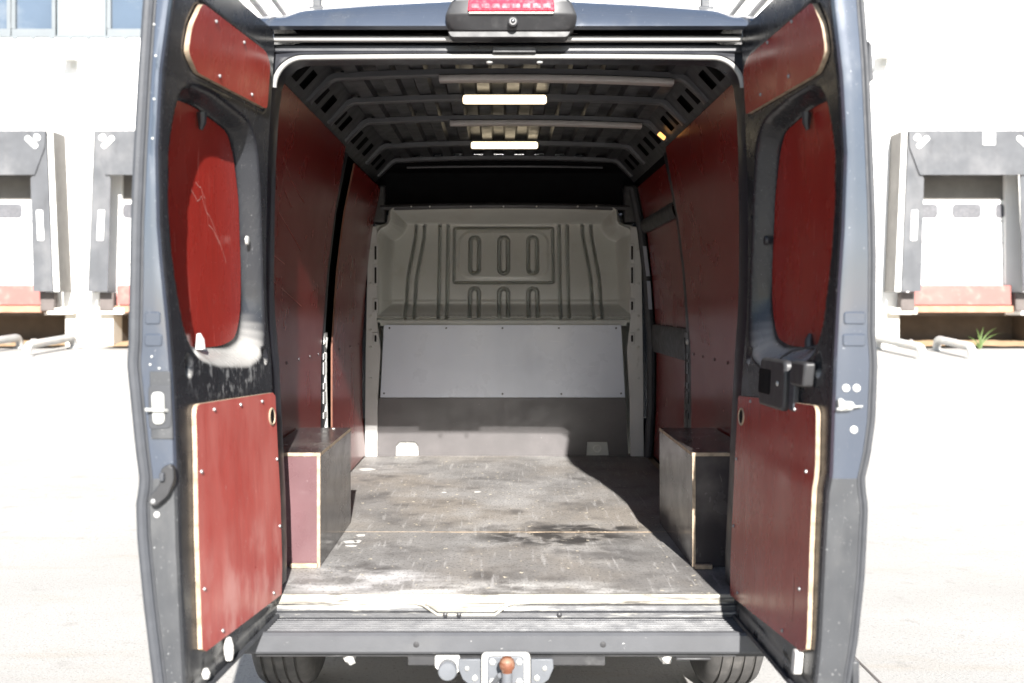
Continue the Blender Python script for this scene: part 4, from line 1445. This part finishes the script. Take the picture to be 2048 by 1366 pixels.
def hinge_cut(z, r=0.06):
    """Where the inner sheet starts (rounded top and bottom corner on the hinge side)."""
    u0 = 0.0
    if z > ZTOP - r:
        u0 = r - math.sqrt(max(0, r * r - (z - ZTOP + r) ** 2))
    if z < ZB + 0.03:
        u0 = 0.03 - math.sqrt(max(0, 0.03 ** 2 - (ZB + 0.03 - z) ** 2))
    return u0


RIM = rounded([(0.685, 1.46), (0.712, 1.62), (0.722, 1.80), (0.712, 1.97), (0.675, 2.09), (0.60, 2.130), (0.44, 2.135), (0.17, 2.105), (0.095, 2.04), (0.055, 1.87), (0.028, 1.62), (0.022, 1.45), (0.07, 1.355), (0.20, 1.325), (0.48, 1.345), (0.62, 1.385)], 0.05, 4)


def strip(door, rows, n, thick, name, mats, parent, nu_=10):
    """Board on the door's inner face from rows (z, u0, u1): face material 0, edge material 1."""
    mm = MB()
    fr = [[door.p(u, z, n + thick) for u in np.linspace(a_, b_, nu_)] for z, a_, b_ in rows]
    bk = [[door.p(u, z, n) for u in np.linspace(a_, b_, nu_)] for z, a_, b_ in rows]
    fl_ = door.s > 0
    mm.sheet(fr, 0, fl_)
    mm.sheet([[r[0] for r in bk], [r[0] for r in fr]], 1, not fl_)
    mm.sheet([[r[-1] for r in fr], [r[-1] for r in bk]], 1, not fl_)
    mm.sheet([bk[0], fr[0]], 1, fl_)
    mm.sheet([fr[-1], bk[-1]], 1, fl_)
    return mm.build(name, mats, parent, fix=False, angle=40)


def rows_from_poly(pts, n=40):
    pts = np.array(pts)
    z0, z1 = pts[:, 1].min(), pts[:, 1].max()
    out = []
    for z in z0 + (z1 - z0) * (0.5 - 0.5 * np.cos(np.linspace(0, math.pi, n))):
        z = min(max(z, z0 + 1e-4), z1 - 1e-4)
        us = []
        for i in range(len(pts)):
            a_, b_ = pts[i], pts[(i + 1) % len(pts)]
            if (a_[1] > z) != (b_[1] > z):
                us.append(a_[0] + (b_[0] - a_[0]) * (z - a_[1]) / (b_[1] - a_[1]))
        out.append((z, min(us), max(us)))
    return out


DOORS = {}
for k in ('L', 'R'):
    d = Door(k)
    s = d.s
    # outer shell: free edge, outer skin, top, bottom, hinge edge
    m = MB()
    zz = np.linspace(ZB, ZTOP, 150)
    rows = []
    lipw = 0.030 if k == 'L' else 0.016
    for z in zz:
        xi = float(prof(k + 'F', z))
        xo_ = float(prof(k + 'O', z)) - lipw
        xh = float(prof(k + 'H', z))
        ho = xh + 0.085
        ye = -0.015 - W
        rows.append([(s * (xi + 0.001), ye + 0.012, z), (s * (xi + 0.006), ye + 0.002, z), (s * (xi + 0.014), ye, z), (s * (xi + (xo_ - xi) * 0.5), ye - 0.001, z),
                     (s * (xo_ - 0.006), ye, z), (s * xo_, ye + 0.008, z), (s * (xo_ + lipw * 0.6), ye + 0.03, z), (s * (xo_ * 0.5 + ho * 0.5 + lipw * 0.5), -0.4, z), (s * ho, -0.03, z), (s * (xh + 0.002), -0.016, z)])
    m.sheet(rows)
    for i, f in enumerate(m.f):
        if zz[i // (len(rows[0]) - 1)] < 1.075 and i % (len(rows[0]) - 1) < 5:
            m.m[i] = 1
    m.add(rows[0], [tuple(range(len(rows[0])))])
    m.add(rows[-1], [tuple(range(len(rows[0])))])
    door = m.build('rear_door', ['paint', 'paint_low'], van, fix=False, angle=40)
    DOORS[k] = door
    tag(door, 'left rear door with sunlit bright red boards' if k == 'L' else 'right rear door in shade with a black pull handle')
    # inner pressed sheet with the window recess, as relief
    nz, nu_ = 330, 120
    zz = np.linspace(ZB, ZTOP, nz)
    rows_u = [np.linspace(hinge_cut(z), W - 0.004, nu_) for z in zz]
    Ug = np.array(rows_u)
    Zg = np.repeat(zz[:, None], nu_, 1)
    sd_ = -poly_sd(Ug, Zg, RIM)
    wide = 0.028 + 0.042 * sst(1.56, 1.40, Zg) * sst(0.62, 0.50, Ug)
    wide = wide + (0.026 - wide) * sst(0.5, 0.6, Ug) + (0.034 - 0.028) * sst(1.9, 2.05, Zg)
    dep = 0.066 * sst(0, 1, sd_ / wide)
    Ng = -dep
    # shallow pocket for the upper board, holes and pressed step along the free edge
    top_poly = rounded([(0.055, 2.165), (0.60, 2.160), (0.672, 2.20), (0.668, 2.27), (0.62, 2.345), (0.10, 2.342), (0.052, 2.31)], 0.02, 4)
    if k == 'R':
        top_poly = [(u + (0.06 if u > 0.4 else -0.02), z - 0.015) for u, z in top_poly]
    sdt = -poly_sd(Ug, Zg, top_poly)
    Ng -= 0.006 * sst(-0.012, 0.0, sdt)
    for cu, cz_, hu, hz in ((0.665, 1.365, 0.024, 0.030), (0.055, 1.36, 0.020, 0.026)):
        e = np.sqrt(((Ug - cu) / hu) ** 2 + ((Zg - cz_) / hz) ** 2)
        Ng -= 0.016 * sst(1.1, 0.75, e)
    Ng -= 0.004 * np.exp(-((Zg - 0.545) / 0.01) ** 2)
    hX = prof(k + 'H', Zg)
    fX = prof(k + 'F', Zg)
    # roll the sheet over at the free edge
    roll = 0.010 * sst(W - 0.03, W, Ug) ** 2
    X = s * (hX + (fX - hX) * Ug / W - Ng + roll)
    Y = -0.015 - Ug
    verts = np.stack([X, Y, Zg], -1).reshape(-1, 3)
    idx = np.arange(nz * nu_).reshape(nz, nu_)
    q4 = np.stack([idx[:-1, :-1], idx[:-1, 1:], idx[1:, 1:], idx[1:, :-1]], -1).reshape(-1, 4)
    if s > 0:
        q4 = q4[:, ::-1]
    me = bpy.data.meshes.new('inner_sheet')
    me.from_pydata(verts.tolist(), [], q4.tolist())
    me.materials.append(MT['black_paint'])
    me.polygons.foreach_set('use_smooth', [True] * len(me.polygons))
    me.update()
    o = bpy.data.objects.new('inner_sheet', me)
    COL.objects.link(o)
    o.parent = door
    # red boards
    wmat = 'red_door'
    o = strip(d, rows_from_poly([(u * 0.985 + 0.003, z) for u, z in top_poly]), -0.004, 0.014, 'upper_board', [wmat, 'edge_wood'], door)
    wpoly = rounded([(0.665, 1.42), (0.69, 1.62), (0.70, 1.80), (0.69, 1.96), (0.655, 2.06), (0.60, 2.094), (0.44, 2.098), (0.19, 2.068), (0.135, 2.0), (0.085, 1.87), (0.058, 1.62), (0.075, 1.50), (0.14, 1.42), (0.26, 1.402), (0.48, 1.402), (0.60, 1.406)], 0.04, 4)
    strip(d, rows_from_poly(wpoly), -0.0645, 0.003, 'window_board', [wmat, 'edge_wood'], door)
    if k == 'L':
        lpoly = rounded([(0.012, 0.570), (0.690, 0.606), (0.668, 1.262), (0.012, 1.238)], [0.005, 0.02, 0.03, 0.01], 5)
    else:
        lpoly = rounded([(0.008, 0.566), (0.730, 0.618), (0.700, 1.262), (0.010, 1.228)], [0.005, 0.02, 0.03, 0.01], 5)
    lb_ = strip(d, rows_from_poly(lpoly, 36), 0.001, 0.012, 'lower_board', ['red_sunlit_dusty' if k == 'L' else 'red_door', 'edge_wood'], door)
    # finger hole ring in the lower board
    cu, cz_ = 0.058, 1.163
    m = MB()
    cpt = [d.p(cu + 0.026 * math.cos(t), cz_ + 0.026 * math.sin(t), 0.0135) for t in np.linspace(0, 2 * math.pi, 21)[:-1]]
    m.tube(cpt, 0.004, 6, closed=True)
    m.build('hole_rim', 'edge_wood', door)
    m = MB()
    m.add([d.p(cu + 0.024 * math.cos(t), cz_ + 0.024 * math.sin(t), 0.0142) for t in np.linspace(0, 2 * math.pi, 21)[:-1]], [tuple(range(20))])
    m.build('finger_hole', 'void', door, fix=False)
    # screws on the boards
    bolts = [(0.544, 1.236, .013), (0.338, 1.229, .013), (0.147, 1.221, .013), (0.650, 1.081, .013), (0.660, 0.770, .013), (0.545, 0.622, .013), (0.10, 0.60, .013), (0.03, 1.02, .013), (0.03, 0.80, .013),
             (0.515, 2.322, .010), (0.298, 2.320, .010), (0.452, 2.183, .010), (0.20, 2.183, .010)]
    for u, z, n in bolts:
        c = d.p(u, z, n)
        dot(door, 'board_screw', c, 0.0055, 'screw', 'x', 0.005, -s, 10)
    # clips on the window board
    for u, z, dz in ((0.42, 2.085, -0.05), (0.47, 1.40, 0.045)):
        m = MB()
        a_ = d.p(u, z, -0.045)
        b_ = d.p(u, z + dz * 0.6, -0.043)
        c_ = d.p(u, z + dz, -0.046)
        m.tube([a_, b_, c_], [0.015, 0.012, 0.006], 8)
        m.build('clip', 'black_plastic' if (k == 'R' or dz < 0) else 'flange', door)
    m = MB()
    m.lathe([(0.016, 0), (0.014, -s * 0.008), (0.006, -s * 0.010), (0, -s * 0.010)], d.p(0.085, 1.735, -0.035), 'x', 14)
    m.build('side_clip', 'white_zinc' if k == 'L' else 'black_plastic', door)
    # rubber at the outer lip of the free edge
    m = MB()
    path = []
    for z in np.linspace(ZB, ZTOP, 90):
        path.append((s * (float(prof(k + 'O', z)) - lipw * 0.5), -0.015 - W + 0.004, z))
    m.tube(path, lipw * 0.52, 10, flat=(1.0, 1.0))
    m.build('edge_seal', 'rubber_grey' if k == 'L' else 'rubber', door)
    # dark line between seal and edge
    m = MB()
    path = [(s * (float(prof(k + 'O', z)) - lipw - 0.002), -0.015 - W + 0.0035, z) for z in np.linspace(ZB, ZTOP, 90)]
    m.tube(path, 0.0045, 6)
    m.build('edge_joint', 'rubber', door)
    # bottom weather lip
    m = MB()
    m.tube([d.p(u, ZB + 0.004, 0.006) for u in np.linspace(0.02, W, 12)], 0.008, 6)
    m.build('bottom_lip', 'rubber', door)
    ye = -0.015 - W
    # pressed bars in the free edge
    for z in (1.493, 1.437):
        xi, xo_ = float(prof(k + 'F', z)) + 0.014, float(prof(k + 'O', z)) - lipw - 0.012
        m = MB()
        m.prism(rounded([(s * (xi + 0.002), z - 0.016), (s * xo_, z - 0.016), (s * xo_, z + 0.016), (s * (xi + 0.002), z + 0.016)], 0.008), ye - 0.004, ye + 0.003)
        m.build('pressed_bar', 'paint', door, bevel=0.003)

# left door hardware
L = Door('L')
dl = DOORS['L']
ye = -0.015 - W
m = MB()
m.prism(rounded([(-0.924, 1.322), (-0.866, 1.322), (-0.864, 1.213), (-0.922, 1.210)], 0.012), ye - 0.005, ye + 0.002)
m.build('latch_pocket', 'rubber', dl, bevel=0.002)
m = MB()
m.prism(rounded([(-0.921, 1.358), (-0.868, 1.358), (-0.861, 1.185), (-0.917, 1.185)], 0.004), ye - 0.0035, ye + 0.001)
m.build('latch_carrier', 'paint_low', dl, bevel=0.002)
m = MB()
m.prism(rounded([(-0.915, 1.306), (-0.882, 1.306), (-0.880, 1.224), (-0.910, 1.222)], 0.015, 6), ye - 0.012, ye - 0.004)
m.build('latch_plate', 'white_zinc', dl, bevel=0.003)
m = MB()
m.tube([(-0.925, ye - 0.020, 1.262), (-0.880, ye - 0.020, 1.260), (-0.876, ye - 0.006, 1.258)], 0.0045, 8)
m.build('latch_lever', 'white_zinc', dl)
m = MB()
m.prism(rounded([(-0.866, 1.125), (-0.852, 1.118), (-0.850, 1.085), (-0.866, 1.045), (-0.898, 1.018), (-0.914, 1.024), (-0.914, 1.042), (-0.885, 1.078), (-0.884, 1.115)], 0.012, 5), ye - 0.030, ye - 0.006)
hb = m.build('check_arm', 'black_plastic', dl, bevel=0.005)
m = MB()
m.prism(rounded([(-0.884, 1.106), (-0.872, 1.106), (-0.872, 1.084), (-0.884, 1.084)], 0.004), ye - 0.042, ye - 0.030)
m.build('arm_block', 'rubber_grey', dl, bevel=0.003)
dot(dl, 'arm_pivot', (-0.903, ye - 0.030, 1.032), 0.007, 'screw', 'y', 0.004, -1, 10)
dot(dl, 'white_plug', (-0.903, ye - 0.001, 0.993), 0.008, 'white_mark', 'y', 0.003, -1, 10)
for x, z in ((-0.915, 1.365), (-0.890, 1.345), (-0.905, 1.345), (-0.908, 1.193), (-0.892, 1.195), (-0.934, 1.395), (-0.938, 1.375), (-0.928, 2.24), (-0.924, 2.16), (-0.928, 2.05), (-0.932, 1.95)):
    dot(dl, 'weld_dot', (x + 0.018, ye - 0.001, z), 0.003, 'white_zinc', 'y', 0.0015, -1, 8)
m = MB()
m.tube([L.p(0.50, z, 0.012) for z in (0.525, 0.545, 0.565, 0.588)], [0.010, 0.014, 0.014, 0.008], 8)
m.build('white_wedge', 'white_mark', dl)
m = MB()
m.tube([L.p(0.66, z, 0.008) for z in (0.532, 0.545, 0.558)], [0.008, 0.012, 0.006], 8)
m.build('white_wedge', 'white_mark', dl)
# scratches on the left window board and door
for pts in ([(0.44, 1.86), (0.40, 1.83), (0.37, 1.845), (0.33, 1.80), (0.32, 1.765), (0.27, 1.745), (0.22, 1.70), (0.17, 1.64)],
            [(0.41, 1.885), (0.375, 1.87), (0.345, 1.84), (0.335, 1.80), (0.30, 1.785), (0.26, 1.74), (0.21, 1.70)]):
    m = MB()
    fine = []
    for (a_, b_), (c_, e_) in zip(pts[:-1], pts[1:]):
        for t in np.linspace(0, 1, 4)[:-1]:
            fine.append((a_ + (c_ - a_) * t, b_ + (e_ - b_) * t + 0.003 * math.sin(40 * (a_ + t))))
    m.sheet([[L.p(u, z, -0.0608), L.p(u, z + 0.0022, -0.0608)] for u, z in fine])
    m.build('scratch_mark', 'scratch', dl, fix=False)

# right door hardware
Rd = Door('R')
dr_ = DOORS['R']
m = MB()


def rplate(poly, n0, n1):
    a_ = [Rd.p(u, z, n0) for u, z in poly]
    b_ = [Rd.p(u, z, n1) for u, z in poly]
    n = len(poly)
    mm = MB()
    mm.add(a_ + b_, [tuple(range(n)), tuple(range(n, 2 * n))[::-1]] + [(i, (i + 1) % n, n + (i + 1) % n, n + i) for i in range(n)])
    return mm


hp = rounded([(0.27, 1.224), (0.49, 1.224), (0.49, 1.368), (0.27, 1.368)], 0.02, 5)
rplate(hp, 0.0, 0.030).build('pull_handle', 'black_plastic', dr_, bevel=0.008)
rplate(rounded([(0.272, 1.262), (0.375, 1.262), (0.375, 1.335), (0.272, 1.335)], 0.008), 0.030, 0.0315).build('handle_hollow', 'void', dr_)
dot(dr_, 'handle_screw', Rd.p(0.44, 1.300, 0.030), 0.008, 'white_zinc', 'x', 0.004, -1, 10)
rplate(rounded([(0.545, 1.305), (0.645, 1.305), (0.655, 1.372), (0.545, 1.372)], 0.01), 0.0, 0.032).build('release_lever', 'black_plastic', dr_, bevel=0.008)
rplate(rounded([(0.50, 1.23), (0.54, 1.23), (0.54, 1.35), (0.50, 1.35)], 0.005), 0.0, 0.018).build('lever_base', 'rubber_grey', dr_, bevel=0.004)
for x, z in ((0.850, 1.315), (0.877, 1.315), (0.870, 1.209)):
    dot(dr_, 'white_plug', (x, ye - 0.001, z), 0.010, 'white_mark', 'y', 0.004, -1, 14)
m = MB()
m.prism(rounded([(0.825, 1.288), (0.836, 1.290), (0.842, 1.282), (0.862, 1.282), (0.870, 1.270), (0.860, 1.260), (0.828, 1.258)], 0.004), ye - 0.018, ye - 0.004)
m.build('latch_tongue', 'white_zinc', dr_, bevel=0.003)
m = MB()
m.tube([(0.825, ye - 0.010, 1.262), (0.845, ye - 0.022, 1.268), (0.888, ye - 0.012, 1.270)], [0.004, 0.004, 0.002], 8)
m.build('latch_lever', 'white_zinc', dr_)
rplate(rounded([(0.655, 0.548), (0.685, 0.548), (0.685, 0.612), (0.655, 0.612)], 0.012), 0.0, 0.022).build('white_wedge', 'white_mark', dr_, bevel=0.003)
m = MB()
m.tube([Rd.p(u, z, n) for u, z, n in ((0.40, 1.372, 0.012), (0.46, 1.395, 0.0), (0.54, 1.41, -0.03), (0.60, 1.425, -0.045))], 0.0035, 6)
m.build('cable', 'rubber', dr_)
m = MB()
m.sheet([[Rd.p(u, z, 0.0137), Rd.p(u + 0.006, z, 0.0137)] for u, z in ((0.60, 0.80), (0.607, 0.76), (0.612, 0.72), (0.605, 0.68), (0.60, 0.665))])
m.build('scratch_mark', 'scratch', dr_, fix=False)
# hinge end of a door stay seen at the outer edge of the right door
m = MB()
m.box(0.866, 0.884, ye - 0.004, ye + 0.05, 0.45, 0.62)
m.build('lower_corner_guard', 'paint_low', dr_, bevel=0.004)
m = MB()
m.prism([(0.908, 2.20), (0.916, 2.19), (0.922, 2.10), (0.908, 2.09)], ye - 0.002, ye + 0.03)
m.build('edge_catch', 'rubber', dr_, bevel=0.003)
